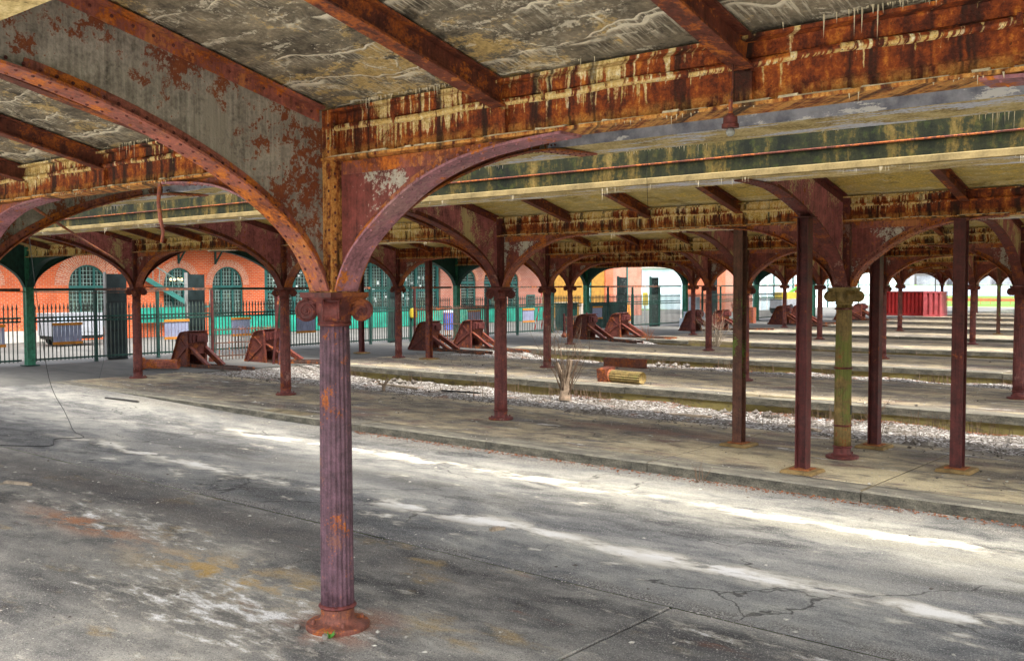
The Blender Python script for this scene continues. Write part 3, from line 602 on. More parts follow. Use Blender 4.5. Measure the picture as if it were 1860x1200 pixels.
def crust(seed):
    """lime crust lying along the girder's bottom flange and around the conduit"""
    m = MB(); rng = random.Random(seed); x = -ST/2+.03
    while x < ST/2-.05:
        L = rng.uniform(.04, .22); h = rng.uniform(.004, .014)
        p = [(x, -.108, 3.3285), (x+L, -.108, 3.3285), (x+L, -.06, 3.3285), (x, -.06, 3.3285)]
        m.hexa([p[0], p[1], p[3], p[2]]+[(q[0]+rng.uniform(-.01, .01), q[1]*rng.uniform(.9, 1.03), q[2]+h*rng.uniform(.5, 1.2)) for q in (p[0], p[1], p[3], p[2])])
        x += L*rng.uniform(.6, 1.6)
    return m.mesh('lime_crust', 'calcite')
crust_me = crust(4)
cond = MB(); pth = []
for i in range(41):
    x = -ST/2+ST*i/40; pth.append((x, -.045-.004*math.sin(i*1.7), 3.53+.006*math.sin(i*.9)))
rr = [.019+.004*abs(math.sin(i*2.3)) for i in range(41)]; cond.tube(pth, rr, 8); cond_me = cond.mesh('conduit', 'girder_pipe', 'auto')
cl = MB(); cl.box(-.012, .012, -.072, -.008, 3.505, 3.557); clip_me = cl.mesh('conduit_clip', 'girder')
CB = {0: (-2, 6), 1: (-1, 5), 2: (0, 5), 3: (0, 5)}
for r, Y in enumerate(ROWS):
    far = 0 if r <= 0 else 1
    lab = 'concrete canopy roof with rusty girder over the %s platform' % ORD[r]
    T = thing('platform_canopy', lab, 'canopy', (0, Y, 0), group='canopy roofs over the platforms')
    c0, c1 = (-2, 5) if r <= 1 else (-1, 5) if r <= 3 else (0, 5)
    for c in range(c0, c1):
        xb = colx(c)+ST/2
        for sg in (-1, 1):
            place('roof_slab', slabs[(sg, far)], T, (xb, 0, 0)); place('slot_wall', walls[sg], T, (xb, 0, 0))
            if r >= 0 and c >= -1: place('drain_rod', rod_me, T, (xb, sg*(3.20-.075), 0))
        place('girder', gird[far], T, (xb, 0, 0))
        if c >= -1:
            for q in (1, 2, 3):
                xp = colx(c)+ST*q/4
                for sg in (-1, 1):
                    place('purlin', pur[sg], T, (xp, 0, 0))
                    if r <= 2 and sg < 0: place('stiffener', pur[(sg, 's')], T, (xp, 0, 0))
            place('conduit', cond_me, T, (xb, 0, 0))
            if r <= 1:
                for q in range(5): place('conduit_clip', clip_me, T, (xb-ST/2+.7+q*1.25, 0, 0))
            if r <= 4:
                for sg in (-1, 1):
                    for nm, mm in (('stalactites', sta_slot[sg]), ('stalactites', sta_flange[sg]), ('stalactites', sta_slab[sg])):
                        if sg > 0 and mm is not sta_slot[sg]: continue
                        place(nm, mm, T, (xb, 0, 0))['kind'] = 'stuff'
                place('lime_crust', crust_me, T, (xb, 0, 0))['kind'] = 'stuff'

# ------------------------------------------------------------------ iron columns
N_FL = 20
def flute(t, z):
    c_ = math.cos(N_FL*t)
    return 1-.085*c_**.5 if c_ > 0 else 1.0
base_m = MB().lathe([(.225, 0), (.228, .026), (.221, .035), (.18, .042), (.140, .050), (.124, .064), (.1195, .085), (.119, .150)], 32)
for q in range(4):
    t = math.pi/4+q*math.pi/2+.3; base_m.lathe([(.014, .035), (.014, .062), (.009, .075)], 6, (.175*math.cos(t), .175*math.sin(t)))
base_me = base_m.mesh('base', 'iron_base', 'auto')
coll_me = MB().lathe([(.118, .146), (.130, .150), (.137, .160), (.130, .171), (.118, .176)], 32).mesh('collar', 'iron_bracket', 'auto')
prof = [(lerp(.1175, .1045, (z-.17)/2.0)+.003*math.sin(math.pi*(z-.17)/2.0), z) for z in [.170+i*(2.165-.170)/12 for i in range(13)]]
prof = [(.1185, .172)]+prof[1:]
shaft_m = MB().lathe(prof, 120, rf=flute)
shaft_me = {k2: shaft_m.mesh('shaft', k2, True) for k2 in ('iron_column', 'iron_front', 'iron_green_col')}
base_g = base_m.mesh('base', 'iron_bracket', 'auto')
cap = MB().lathe([(.105, 2.160), (.118, 2.165), (.122, 2.178), (.114, 2.190), (.112, 2.205), (.122, 2.235), (.134, 2.262), (.136, 2.285), (.132, 2.33)], 32)
def sq(h0, z0, h1, z1): cap.hexa([(sx*h, sy*h, z) for h, z in ((h0, z0), (h1, z1)) for sy in (-1, 1) for sx in (-1, 1)])
sq(.140, 2.330, .148, 2.345); sq(.152, 2.3455, .166, 2.365); sq(.170, 2.3655, .170, 2.398)
cap_me = {k2: cap.mesh('capital', k2, 'auto') for k2 in ('iron_bracket', 'iron_green_col')}
def volute():
    m = MB()     # lies in the XZ plane, centre at x=.19, z=2.268
    cx, cz = .192, 2.268
    def ringz(prof):
        o = len(m.v); n = 20
        for rr_, yy in prof:
            for j in range(n):
                t = 2*math.pi*j/n; m.v.append((cx+rr_*math.cos(t), yy, cz+rr_*math.sin(t)))
        for i in range(len(prof)-1):
            for j in range(n): m.f.append((o+i*n+j, o+i*n+(j+1) % n, o+(i+1)*n+(j+1) % n, o+(i+1)*n+j)); m.mi.append(0)
        m.f.append(tuple(range(o, o+n))); m.mi.append(0); e = o+(len(prof)-1)*n; m.f.append(tuple(range(e, e+n))); m.mi.append(0)
    ringz([(.066, -.052), (.075, -.044), (.070, -.02), (.066, 0), (.070, .02), (.075, .044), (.066, .052)])
    for s in (-1, 1):
        pth = []
        for i in range(46):
            t = math.pi*.55-i/45*2*math.pi*2.1; rr_ = .068*(1-i/45)+.010
            pth.append((cx+rr_*math.cos(t), s*.053, cz+rr_*math.sin(t)))
        m.tube(pth, [.010*(1-.45*i/45) for i in range(46)], 6)
        m.dome((cx, s*.052, cz), (0, s, 0), .014, .016)
    m.bar((.05, 0, 2.322), (.205, 0, 2.334), .100, .020); m.bar((.06, -.026, 2.297), (.15, -.026, 2.300), .012, .016); m.bar((.06, .026, 2.297), (.15, .026, 2.300), .012, .016)
    return m
vol_m = volute(); vol_me = {k2: vol_m.mesh('volute', k2, 'auto') for k2 in ('iron_bracket', 'iron_green_col')}
post = MB()
post.box(-.085, .085, -.085, .085, 2.400, 3.650)
for sx in (-1, 1):
    for sy in (-1, 1):
        post.box(min(sx*.045, sx*.098), max(sx*.045, sx*.098), min(sy*.0855, sy*.098), max(sy*.0855, sy*.098), 2.402, 3.640)
        post.box(min(sx*.0855, sx*.0975), max(sx*.0855, sx*.0975), min(sy*.045, sy*.0845), max(sy*.045, sy*.0845), 2.402, 3.640)
post.box(-.125, .125, -.125, .125, 2.399, 2.418)
post_me = {'a': post.mesh('post', 'iron_bracket'), 'f': post.mesh('post', 'girder')}
priv = MB()
for i in range(13):
    z = 2.47+i*.09
    for sx in (-1, 1):
        for sy in (-1, 1):
            priv.dome((sx*.072, sy*.098, z), (0, sy, 0), .011); priv.dome((sx*.0975, sy*.065, z+.03), (sx, 0, 0), .011)
priv_me = priv.mesh('rivets', 'iron_bracket', True)

CT = curve([(.135, 2.405), (.20, 2.55), (.31, 2.72), (.50, 2.90), (.80, 3.10), (1.20, 3.295), (1.70, 3.475), (2.25, 3.608), (2.65, 3.640), (3.05, 3.648)], 5)   # transverse arm
CL = curve([(.135, 2.405), (.19, 2.53), (.30, 2.68), (.48, 2.83), (.72, 2.99), (1.0, 3.125), (1.35, 3.225), (1.75, 3.275), (2.1, 3.294)], 5)     # along the girder
def offset(cv, d):
    out = []
    for i, p in enumerate(cv):
        a = cv[max(i-1, 0)]; b = cv[min(i+1, len(cv)-1)]; tx, tz = b[0]-a[0], b[1]-a[1]; l = math.hypot(tx, tz); out.append((p[0]-tz/l*d, p[1]+tx/l*d))
    return out
def strip(m, c0, c1, axis, lo, hi, sg):
    """solid band between two parallel curves, from lo to hi across"""
    f = (lambda s_, z, w: (w, sg*s_, z)) if axis == 'x' else (lambda s_, z, w: (sg*s_, w, z))
    o = len(m.v); n = len(c0)
    for (a, b), (c, d) in zip(c0, c1): m.v += [f(a, b, lo), f(a, b, hi), f(c, d, hi), f(c, d, lo)]
    for i in range(n-1):
        for j in range(4): m.f.append((o+4*i+j, o+4*i+(j+1) % 4, o+4*i+4+(j+1) % 4, o+4*i+4+j)); m.mi.append(0)
    m.f += [(o, o+1, o+2, o+3), (o+4*n-4, o+4*n-3, o+4*n-2, o+4*n-1)]; m.mi += [0, 0]
def arm_meshes(cv, axis, sg, ztop, webmat, flmat):
    web = MB(); inner = offset(cv, .018)
    top = [(cv[-1][0], min(ztop(cv[-1][0]), 9)), (.10, ztop(.10))]
    if axis == 'x': top = [(2.43, ztop(2.43)-.02), (.10, ztop(.10)-.02)]
    poly = [(.10, 2.42)]+[p for p in inner if p[0] > .11]
    if axis == 'x': poly = [p for p in poly if p[0] < 2.42]+[(2.43, 3.655)]
    poly = poly+top
    poly = [(sg*a, b) for a, b in poly]
    web.plate(poly, axis, .014)
    fl = MB(); strip(fl, cv, offset(cv, .016), axis, -.10, .10, sg)
    ang = MB()
    for s2 in (-1, 1):
        cvs = [q_ for q_ in cv if axis == 'y' or q_[0] < 2.2]; a0, b0 = offset(cvs, .017), offset(cvs, .095); strip(ang, a0, b0, axis, min(s2*.0075, s2*.019), max(s2*.0075, s2*.019), sg)
    if axis == 'x':
        for s2 in (-1, 1):
            t0 = [(.13+i*.25, ztop(.13+i*.25)-.012) for i in range(9)]; t1 = [(a, b-.10) for a, b in t0]; t2 = [(a, b-.016) for a, b in t0]
            strip(ang, t1, [(a, b-.002) for a, b in t2], axis, min(s2*.0075, s2*.019), max(s2*.0075, s2*.019), sg)
            strip(ang, t2, t0, axis, min(s2*.0075, s2*.085), max(s2*.0075, s2*.085), sg)
    else:
        for s2 in (-1, 1): strip(ang, [(.13, 3.215), (1.15, 3.215)], [(.13, 3.305), (1.30, 3.305)], axis, min(s2*.0075, s2*.017), max(s2*.0075, s2*.017), sg)
    rv = MB(); f = (lambda s_, z, w: (w, sg*s_, z)) if axis == 'x' else (lambda s_, z, w: (sg*s_, w, z))
    # walk along the curve
    acc = 0; nxt = .08
    for i in range(len(cv)-1):
        a, b = cv[i], cv[i+1]; L = math.hypot(b[0]-a[0], b[1]-a[1])
        while acc+L > nxt:
            t = (nxt-acc)/L; s_, z = lerp(a[0], b[0], t), lerp(a[1], b[1], t); tx, tz = (b[0]-a[0])/L, (b[1]-a[1])/L; nrm = (-tz, tx)
            for s2 in (-1, 1):
                dn = f(tz, -tx, 0)
                rv.dome(f(s_+.0, z, s2*.060), dn, .0115, .010)
                q = (s_+nrm[0]*.058+tx*.045, z+nrm[1]*.058+tz*.045); rv.dome(f(q[0], q[1], s2*.019), f(0, 0, s2), .0115, .010)
            nxt += .092
        acc += L
    if axis == 'x':
        for i in range(17):
            s_ = .2+i*.13
            for s2 in (-1, 1): rv.dome(f(s_, ztop(s_)-.062, s2*.019), f(0, 0, s2), .012, .010)
    return [web.mesh('web', webmat), fl.mesh('flange', flmat, False), ang.mesh('angle_iron', flmat if flmat != 'iron_mauve_lit' else 'iron_flange'), rv.mesh('rivets', 'iron_bracket' if flmat != 'iron_mauve_lit' else 'iron_mauve_lit', True)]
zt_x = lambda s_: ZS-.006+SL*s_
zt_y = lambda s_: 3.307
ARMS = {}
for st, wx, fx, wy, fy in (('front', 'iron_web_grey', 'iron_flange', 'iron_web_red', 'iron_mauve_lit'), ('mid', 'iron_purple', 'iron_bracket', 'iron_web_red', 'iron_flange'), ('green', 'green_dark', 'green_dark', 'green_dark', 'green_dark')):
    for sg in (-1, 1):
        ARMS[(st, 'x', sg)] = arm_meshes(CT, 'x', sg, zt_x, wx, fx); ARMS[(st, 'y', sg)] = arm_meshes(CL, 'y', sg, zt_y, wy, fy)
def arms(T, st, detail, sides=('x', 'y'), sgx=(-1, 1), sgy=(-1, 1)):
    for ax in sides:
        for sg in (sgx if ax == 'x' else sgy):
            w, f_, a_, r_ = ARMS[(st, ax, sg)]
            b = place('bracket', w, T); place('flange', f_, b)
            if detail >= 1: place('angle_iron', a_, b)
            if detail >= 2: place('rivets', r_, b)['kind'] = 'stuff'
NC = {0: (-1, 2), 1: (-1, 4), 2: (0, 4), 3: (0, 4), 4: (1, 4), 5: (1, 4), 6: (1, 4), 7: (1, 4), 8: (1, 4), 9: (1, 4)}
for r, Y in enumerate(ROWS):
    for c in range(*NC[r]):
        if r == 0 and c == 0: lab = 'tall fluted purple-brown iron column standing nearest, on the front platform'
        elif r == 0: lab = 'fluted iron column just outside the picture on the front platform, %s' % ('left of the nearest one' if c > 0 else 'right of the nearest one')
        elif r == 1 and c == 0: lab = 'fluted column with green paint and extra rings among the steel props'
        else: lab = 'fluted rusty iron column on the %s platform, %s from the green posts' % (ORD[r], NTH[3-c])
        T = thing('iron_column', lab, 'column', (colx(c), Y, 0), group='fluted iron columns')
        gm = r == 1 and c == 0
        place('base', base_g if gm or r > 0 else base_me, T); place('collar', coll_me, T)
        sh = place('shaft', shaft_me['iron_front' if r == 0 else 'iron_green_col' if gm else 'iron_column'], T)
        cp = place('capital', cap_me['iron_green_col' if gm else 'iron_bracket'], T)
        if r <= 5:
            for q in range(4): place('volute', vol_me['iron_green_col' if gm else 'iron_bracket'], cp, rot=(0, 0, math.pi/4+q*math.pi/2))
        if gm:
            for z in (.46, 1.27, 2.10):
                place('collar', coll_me, T, (0, 0, z-.16*.93), scale=(.95, .95, .93))
            build(MB().box(.100, .122, -.018, .018, .62, .75), 'conduit_box', 'wire_black', T)
        det = 2 if r <= 3 else 1 if r <= 6 else 0
        pm = place('post', post_me['f' if r == 0 else 'a'], T)
        if det == 2: place('rivets', priv_me, pm)['kind'] = 'stuff'
        arms(T, 'front' if r == 0 else 'mid', det)
# green posts at the fence
gp = MB(); gp.box(-.105, .105, -.105, .105, 0, 3.64)
gp2 = MB()
for sx in (-1, 1):
    for sy in (-1, 1):
        gp2.box(min(sx*.06, sx*.118), max(sx*.06, sx*.118), min(sy*.1055, sy*.118), max(sy*.1055, sy*.118), .01, 3.62); gp2.box(min(sx*.1055, sx*.1175), max(sx*.1055, sx*.1175), min(sy*.06, sy*.105), max(sy*.06, sy*.105), .01, 3.62)
gp_me = gp.mesh('shaft', 'green_iron'); gp2_me = gp2.mesh('corner_angles', 'green_iron'); gpb = MB().box(-.21, .21, -.21, .21, 0, .03).mesh('base_plate', 'green_dark')
for r in range(1, 8):
    T = thing('green_post', 'square green riveted post at the fence at the end of the %s platform' % ORD[r], 'post', (XEND, ROWS[r], 0), group='green posts along the fence')
    place('shaft', gp_me, T); place('corner_angles', gp2_me, T)['kind'] = 'stuff'; place('base_plate', gpb, T); arms(T, 'green', 1, sgy=(1,))

# ------------------------------------------------------------------ steel props under the canopies
def prop(x, y, ztop, w, mat, label, foot=True, rot=0):
    T = thing('steel_prop', label, 'prop', (x, y, 0), (0, 0, rot), 'steel H-section props under the roof')
    z0 = .055 if foot else .02
    m = MB(); m.box(-w/2, w/2, -w/2, -w/2+.012, z0, ztop); m.box(-w/2, w/2, w/2-.012, w/2, z0, ztop); m.box(-.006, .006, -w/2+.013, w/2-.013, z0, ztop)
    build(m, 'shaft', mat, T)
    build(MB().box(-w*.85, w*.85, -w*.85, w*.85, z0-.014, z0-.001), 'base_plate', 'iron_dust', T); build(MB().box(-w*.8, w*.8, -w*.8, w*.8, ztop+.001, ztop+.013), 'cap_plate', mat, T)
    if foot:
        h = w*1.35; m = MB().hexa([(sx*a, sy*a, z) for a, z in ((h*1.1, 0), (h, z0-.015)) for sy in (-1, 1) for sx in (-1, 1)]); build(m, 'footing', 'prop_footing', T)
    return T
prop(-7.19, 13.74, 3.275, .15, 'iron_prop_green', 'steel prop with green moss left of the green-painted column', rot=.0)
prop(-5.52, 12.30, 3.30, .15, 'iron_prop', 'dark red steel prop in front of the green-painted column', rot=math.pi/2)
prop(-5.54, 14.86, 3.30, .15, 'iron_prop', 'dark red steel prop just behind the green-painted column', rot=math.pi/2)
prop(-4.00, 13.66, 3.275, .15, 'iron_prop', 'rust-speckled steel prop right of the green-painted column')
prop(-23.43, 23.25, 3.275, .17, 'iron_column', 'steel prop standing before a buffer stop on the third platform')
prop(-27.36, 23.75, 3.275, .15, 'iron_prop', 'thin dark steel prop near the fence on the third platform')
prop(-13.4, 51.8, 3.275, .14, 'iron_prop_green', 'far slim green and rust steel prop on the sixth platform')
# broken lamp base beside the green column
T = thing('pipe_clamp', 'rusty pipe clamp lying beside the foot of the green-painted column', 'clamp', (-6.02, 13.45, 0))
m = MB(); m.tube([(0, -.05, .085), (0, .06, .085)], .062, 14); build(m, 'ring', 'iron_bracket', T, rot=(0, 0, .6), smooth='auto'); build(MB().box(-.09, .09, -.06, .06, 0, .022), 'foot', 'iron_beam', T, rot=(0, 0, .3))

# ------------------------------------------------------------------ hanging things
T = thing('pendant_lamp', 'rusty pendant lamp with a bare bulb hanging under the front girder', 'lamp', (-2.39, 4.455, 0))
build(MB().tube([(.01, 0, 3.53), (.012, 0, 3.42), (0, 0, 3.345)], .004, 6), 'cord', 'iron_beam', T)
build(MB().tube([(0, 0, 3.35), (0, 0, 3.275)], .011, 8), 'stem', 'iron_flange', T)
build(MB().lathe([(.004, 3.285), (.016, 3.283), (.018, 3.272), (.034, 3.268), (.036, 3.236), (.042, 3.232), (.043, 3.214), (.030, 3.212)], 10), 'socket', 'iron_bracket', T, smooth='auto')
build(MB().lathe([(.002, 3.172), (.014, 3.175), (.023, 3.188), (.022, 3.202), (.014, 3.212)], 14), 'bulb', 'bulb_glass', T, smooth=True)
T = thing('bent_bracket', 'rusty bent conduit hanging under the front girder at left', 'conduit', (-7.72, 4.50, 0))
build(MB().tube([(0, 0, 3.30), (.005, -.02, 3.15), (.0, .0, 3.0), (.02, .01, 2.90), (.015, 0, 2.81)], [.018, .016, .018, .014, .015], 8), 'pipe', 'iron_flange', T, smooth='auto')
def loose(name, label, cat, path, r, mat, n=6, smooth=True): return tag(build(MB().tube(path, r, n), name, mat, smooth=smooth), label, cat)
loose('hanging_rod', 'thin rusty rod hanging slantwise between the roof girder and second platform column', 'rod', [(-10.27, 4.52, 3.28), (-15.3, 7.6, 3.16), (-20.3, 10.7, 3.05), (-25.0, 13.55, 2.98)], .016, 'iron_flange')
loose('hanging_cable', 'thin black cable hanging from the roof and trailing over the asphalt', 'cable',
      curve([(-19.2, 8.45, 3.68), (-19.1, 8.55, 2.2), (-18.9, 8.65, .7), (-18.3, 8.65, .12), (-17.7, 8.45, .004), (-16.6, 8.0, -.01), (-15.7, 7.72, .0), (-15.9, 7.35, .0), (-15.3, 7.0, .0), (-15.8, 6.6, .0), (-16.6, 6.2, .006), (-17.4, 6.1, .006)], 6), .006, 'wire_black', 5)
loose('thin_wire', 'thin loose wire dangling from the slot edge beyond the front girder', 'wire', [(-4.96, 7.7, 3.72), (-4.97, 7.71, 3.4), (-4.95, 7.7, 3.1)], .0025, 'wire_black', 4)
loose('dangling_wire', 'thin wire hanging from the second platform roof at left', 'wire', [(-25.6, 13.3, 3.6), (-25.6, 13.3, 2.2), (-25.65, 13.2, .4), (-25.3, 12.9, .01)], .004, 'wire_black', 4)

# ------------------------------------------------------------------ the fence at the end of the tracks
FX = -31.35
pick_me = MB().box(-.013, .013, -.013, .013, .10, 1.74)
pick_me.add([(-.026, -.026, 1.72), (.026, -.026, 1.72), (.026, .026, 1.72), (-.026, .026, 1.72), (0, 0, 1.92)], [(0, 1, 4), (1, 2, 4), (2, 3, 4), (3, 0, 4), (0, 3, 2, 1)])
pick_v, pick_f = list(pick_me.v), list(pick_me.f); pick_me = pick_me.mesh('picket', 'fence_grey')
def torus(cx, cy, cz, R_, r_, n=12, k2=5):
    vs = []; fs = []
    for i in range(n):
        a = 2*math.pi*i/n
        for j in range(k2):
            b = 2*math.pi*j/k2; q = R_+r_*math.cos(b); vs.append((cx+r_*math.sin(b), cy+q*math.cos(a), cz+q*math.sin(a)))
    for i in range(n):
        for j in range(k2): fs.append((i*k2+j, ((i+1) % n)*k2+j, ((i+1) % n)*k2+(j+1) % k2, i*k2+(j+1) % k2))
    return vs, fs
ring_me = MB().add(*torus(0, 0, 1.40, .045, .008)).mesh('ring', 'fence_grey')
YP = [9.6, 11.6, 13.69-.15, 13.69+.15, 15.9, 18.1, 20.25, 22.96, 23.26, 25.5, 27.7, 30.0, 32.53, 32.83, 34.9, 37.15, 39.9, 42.39, 42.69, 44.8, 47.2, 50.0, 52.43, 52.73, 55.0, 57.3, 61.7, 62.1, 66.2]
GP = [ROWS[i] for i in range(1, 7)]
sec = 0
for y0, y1 in zip(YP[:-1], YP[1:]):
    if y1-y0 < .6: continue
    sec += 1
    nearg = min(range(1, 7), key=lambda i: abs(ROWS[i]-(y0+y1)/2)); side = 'left' if (y0+y1)/2 < ROWS[nearg] else 'right'
    rank = sorted([a for a, b in zip(YP[:-1], YP[1:]) if b-a > .6 and min(range(1, 7), key=lambda i: abs(ROWS[i]-(a+b)/2)) == nearg and (((a+b)/2 < ROWS[nearg]) == (side == 'left'))], key=lambda a: abs(a-ROWS[nearg])).index(y0)
    T = thing('iron_fence', 'dark green spiked iron fence panel, %s to the %s of the %s platform green post' % (NTH[rank], side, ORD[nearg]), 'fence', (FX, y0, 0), group='spiked fence panels across the track ends')
    L = y1-y0; n = int(L/.135)
    for z in (.16, 1.34, 1.46): build(MB().box(-.022, .022, .02, L-.02, z-.026, z+.026), 'rail', 'green_dark', T)
    build(MB().box(-.045, .045, -.045, .045, 0, 2.28), 'post', 'green_dark', T); build(MB().lathe([(.07, 0), (.07, .03), (.045, .06), (.035, .16)], 8), 'post_foot', 'green_dark', T)
    build(MB().box(-.045, .045, -.02, L-.025, 2.285, 2.37), 'top_track', 'rail_iron' if sec % 3 else 'green_dark', T)
    if y0 < 44:
        for i in range(1, n+1): place('picket', pick_me, T, (0, L*i/(n+1), 0))
        for i in range(n+1): place('ring', ring_me, T, (0, L*(i+.5)/(n+1), 0))
    else:
        m = MB()
        for i in range(1, n+1): m.add([(a, b+L*i/(n+1), c) for a, b, c in pick_v], pick_f)
        build(m, 'pickets', 'fence_grey', T, kind='stuff')
loose('drooping_cable', 'slack cable strung along the fence top at left', 'cable', curve([(FX+.2, 11.0, 2.36), (FX+.25, 13.2, 2.28), (FX+.5, 16.5, 2.22), (FX+1.5, 18.5, 2.34), (-25.0, 13.9, 2.42)], 6), .012, 'rail_iron', 5)
# departure boards: tall dark boards by the gates
for i, (y, w) in enumerate(((16.8, .70), (19.78, .68), (29.3, .45), (40.1, .70), (46.7, .78), (50.0, .75), (57.0, .8))):
    lab = ('tall black departure board with a pale edge, nearest the left of the fence', 'tall black departure board behind the nearest buffer stop', 'narrow dark green board by the fence at the third platform',
           'tall black departure board beside the red ladder', 'tall black departure board before the pink brick wall', 'tall black departure board against the open sky', 'tall black departure board right of the distant opening')[i]
    T = thing('departure_board', lab, 'board', (FX-.35, y, 0), group='departure boards by the gates')
    build(MB().box(-.06, .06, -w/2, w/2, .03, 2.84), 'panel', 'board_black', T)
    build(MB().box(-.07, .07, -w/2-.05, -w/2-.002, 0, 2.9), 'edge_post', 'board_edge' if i < 2 else 'green_dark', T)
    build(MB().box(-.08, .08, -w/2, w/2, 0, .028), 'foot', 'wire_black', T)
    for z in (.95, 1.9): build(MB().box(.062, .072, -w/2+.02, w/2-.02, z, z+.03), 'batten', 'wire_black', T)
    if i in (3, 4, 5):
        rng = random.Random(i); m = MB()
        for q in range(60):
            z = .5+rng.random()*2.2; yy = rng.uniform(-w*.38, w*.25); m.box(.0625, .066, yy, yy+rng.uniform(.02, .1), z, z+.018)
        build(m, 'faint_lettering', 'board_edge', T, kind='stuff')  # random pale bars stand in for unreadable station names
# grey slatted crates hung on the fence
for i, (y, w) in enumerate(((12.62, .75), (14.92, .92), (18.74, .92), (21.35, .8), (24.3, .88), (33.9, .85), (37.86, .86), (43.66, .86))):
    where = ('at the far left edge', 'before the white trailer', 'left of the nearest buffer stop', 'behind the rusty gate', 'left of the nearest capital', 'behind the fourth buffer stop', 'below the narrow arched windows', 'beside the fifth buffer stop')[i]
    T = thing('slatted_panel', 'grey slatted panel with two orange planks on the fence, %s' % where, 'panel', (FX+.10, y, 0), group='slatted panels on the fence')
    for q in range(7): build(MB().box(-.012, .012, -w/2+w*q/7+.012, -w/2+w*(q+1)/7-.006, .60, 1.27), 'slat', 'slat_grey', T)
    for z in (.60, 1.20): build(MB().box(.014, .045, -w/2-.02, w/2+.02, z, z+.085), 'plank', 'plank_orange', T)

# ------------------------------------------------------------------ buffer stops
def buffer_parts():
    out = []
    side = [(-1.10, 0), (-.98, .12), (-.55, .98), (-.46, 1.08), (-.32, 1.13), (0, 1.14), (0, 0)]
    for s in (-1, 1):
        m = MB(); m.plate(side, 'y', .02, s*.27); out.append(('side_plate', m.mesh('side_plate', 'iron_buffer')))
    edge = side[:6]; m = MB()
    for s in (-1, 1):
        for a, b in zip(edge[1:-1], edge[2:]): m.bar((a[0], s*.305, a[1]-.012), (b[0], s*.305, b[1]-.012), .07, .022)
        m.bar((-.95, s*.295, .03), (-.02, s*.295, .72), .028, .07); m.bar((-.50, s*.295, .90), (-.05, s*.295, .50), .02, .05)
        m.box(-.065, 0, s*.305-.03, s*.305+.03, .01, 1.12)
    out.append(('edge_angles', m.mesh('edge_angles', 'iron_buffer')))
    m = MB()
    for a, b in zip(edge[1:-1], edge[2:]): m.hexa([(a[0], -.26, a[1]), (b[0], -.26, b[1]), (a[0], .26, a[1]), (b[0], .26, b[1]), (a[0], -.26, a[1]+.012), (b[0], -.26, b[1]+.012), (a[0], .26, a[1]+.012), (b[0], .26, b[1]+.012)])
    out.append(('back_plate', m.mesh('back_plate', 'iron_beam')))
    m = MB(); m.box(.001, .02, -.26, .26, .42, 1.12); out.append(('front_plate', m.mesh('front_plate', 'iron_buffer')))
    m = MB(); m.box(.021, .10, -.30, .30, .78, 1.08); m.box(.101, .16, -.24, .24, .80, 1.04); m.box(.161, .24, -.15, .15, .83, 1.01); m.box(-.06, .12, -.31, .31, 1.145, 1.165)
    out.append(('buffer_head', m.mesh('buffer_head', 'iron_prop')))
    for s in (-1, 1):
        m = MB(); m.bar((.03, s*.22, .58), (1.02, s*.22, .04), .03, .16); m.bar((.03, s*.22+s*.05, .66), (1.02, s*.22+s*.05, .12), .10, .018); out.append(('brace', m.mesh('brace', 'iron_buffer')))
    m = MB(); m.box(-1.1, 2.6, -.26, -.20, .0, .10); out.append(('rail', m.mesh('rail', 'rail_iron')))
    m = MB(); m.box(-1.1, 2.6, .20, .26, .0, .10); out.append(('rail', m.mesh('rail', 'rail_iron')))
    rv = MB()
    for s in (-1, 1):
        for i in range(10): t = i/9; rv.dome((lerp(-.90, -.46, t), s*.341, lerp(.2, .98, t)), (0, s, 0), .014)
        for i in range(5):
            for j in range(3): rv.dome((-.62+i*.06, s*.281, .42+j*.07), (0, s, 0), .013)
        for i in range(8): rv.dome((-.035, s*.336, .12+i*.13), (0, s, 0), .013)
    out.append(('rivets', rv.mesh('rivets', 'iron_buffer', True)))
    return out
BP = buffer_parts()
BUF = [(16.85, -26.95), (19.35, -26.55), (26.6, -26.55), (28.75, -26.35), (36.4, -26.4), (38.95, -26.3), (46.3, -26.6), (48.7, -26.3), (56.6, -26.5), (58.4, -26.2), (66.0, -26.4), (68.2, -26.3)]
for i, (y, x) in enumerate(BUF):
    lab = 'rusty riveted buffer stop, nearest, beside a fallen column piece' if i == 0 else 'rusty riveted wedge-shaped buffer stop, %s along the fence counting from the nearest' % NTH[i]
    T = thing('buffer_stop', lab, 'buffer stop', (x, y, -.02), (random.uniform(-.04, .04), random.uniform(-.05, .03), random.uniform(-.07, .07)), 'buffer stops at the track ends'); T.scale = (random.uniform(.95, 1.06), 1, random.uniform(.93, 1.06))
    for nm, me in BP:
        o = place(nm, me, T)
        if nm in ('rivets', 'edge_angles'): o['kind'] = 'stuff'
# rusty track-end gates before the fence
def rusty_gate(y0, y1, x, h, label, tall):
    T = thing('track_gate', label, 'gate', (x, y0, 0)); L = y1-y0; n = max(4, int(abs(L)/.12))
    for z in (.15, h*.55, h*.96): build(MB().box(-.015, .015, 0, L, z-.02, z+.02), 'rail', 'rail_iron', T)
    for i in range(n+1):
        m = MB().tube([(0, L*i/n, .02), (0, L*i/n, h)], .016, 5); m.tube([(0, L*i/n, h), (0, L*i/n+.03, h+.05), (0, L*i/n+.06, h)], .008, 4); build(m, 'picket', 'rail_iron', T)
    for y in (0, L): build(MB().box(-.035, .035, y-.035, y+.035, 0, tall), 'post', 'iron_prop', T); build(MB().lathe([(.13, 0), (.13, .10), (.06, .2), (.04, .26)], 8, (0, y)), 'post_foot', 'iron_beam', T)
rusty_gate(18.25, 20.75, -28.3, 1.05, 'low rusty iron gate between the two nearest buffer stops', 2.3)
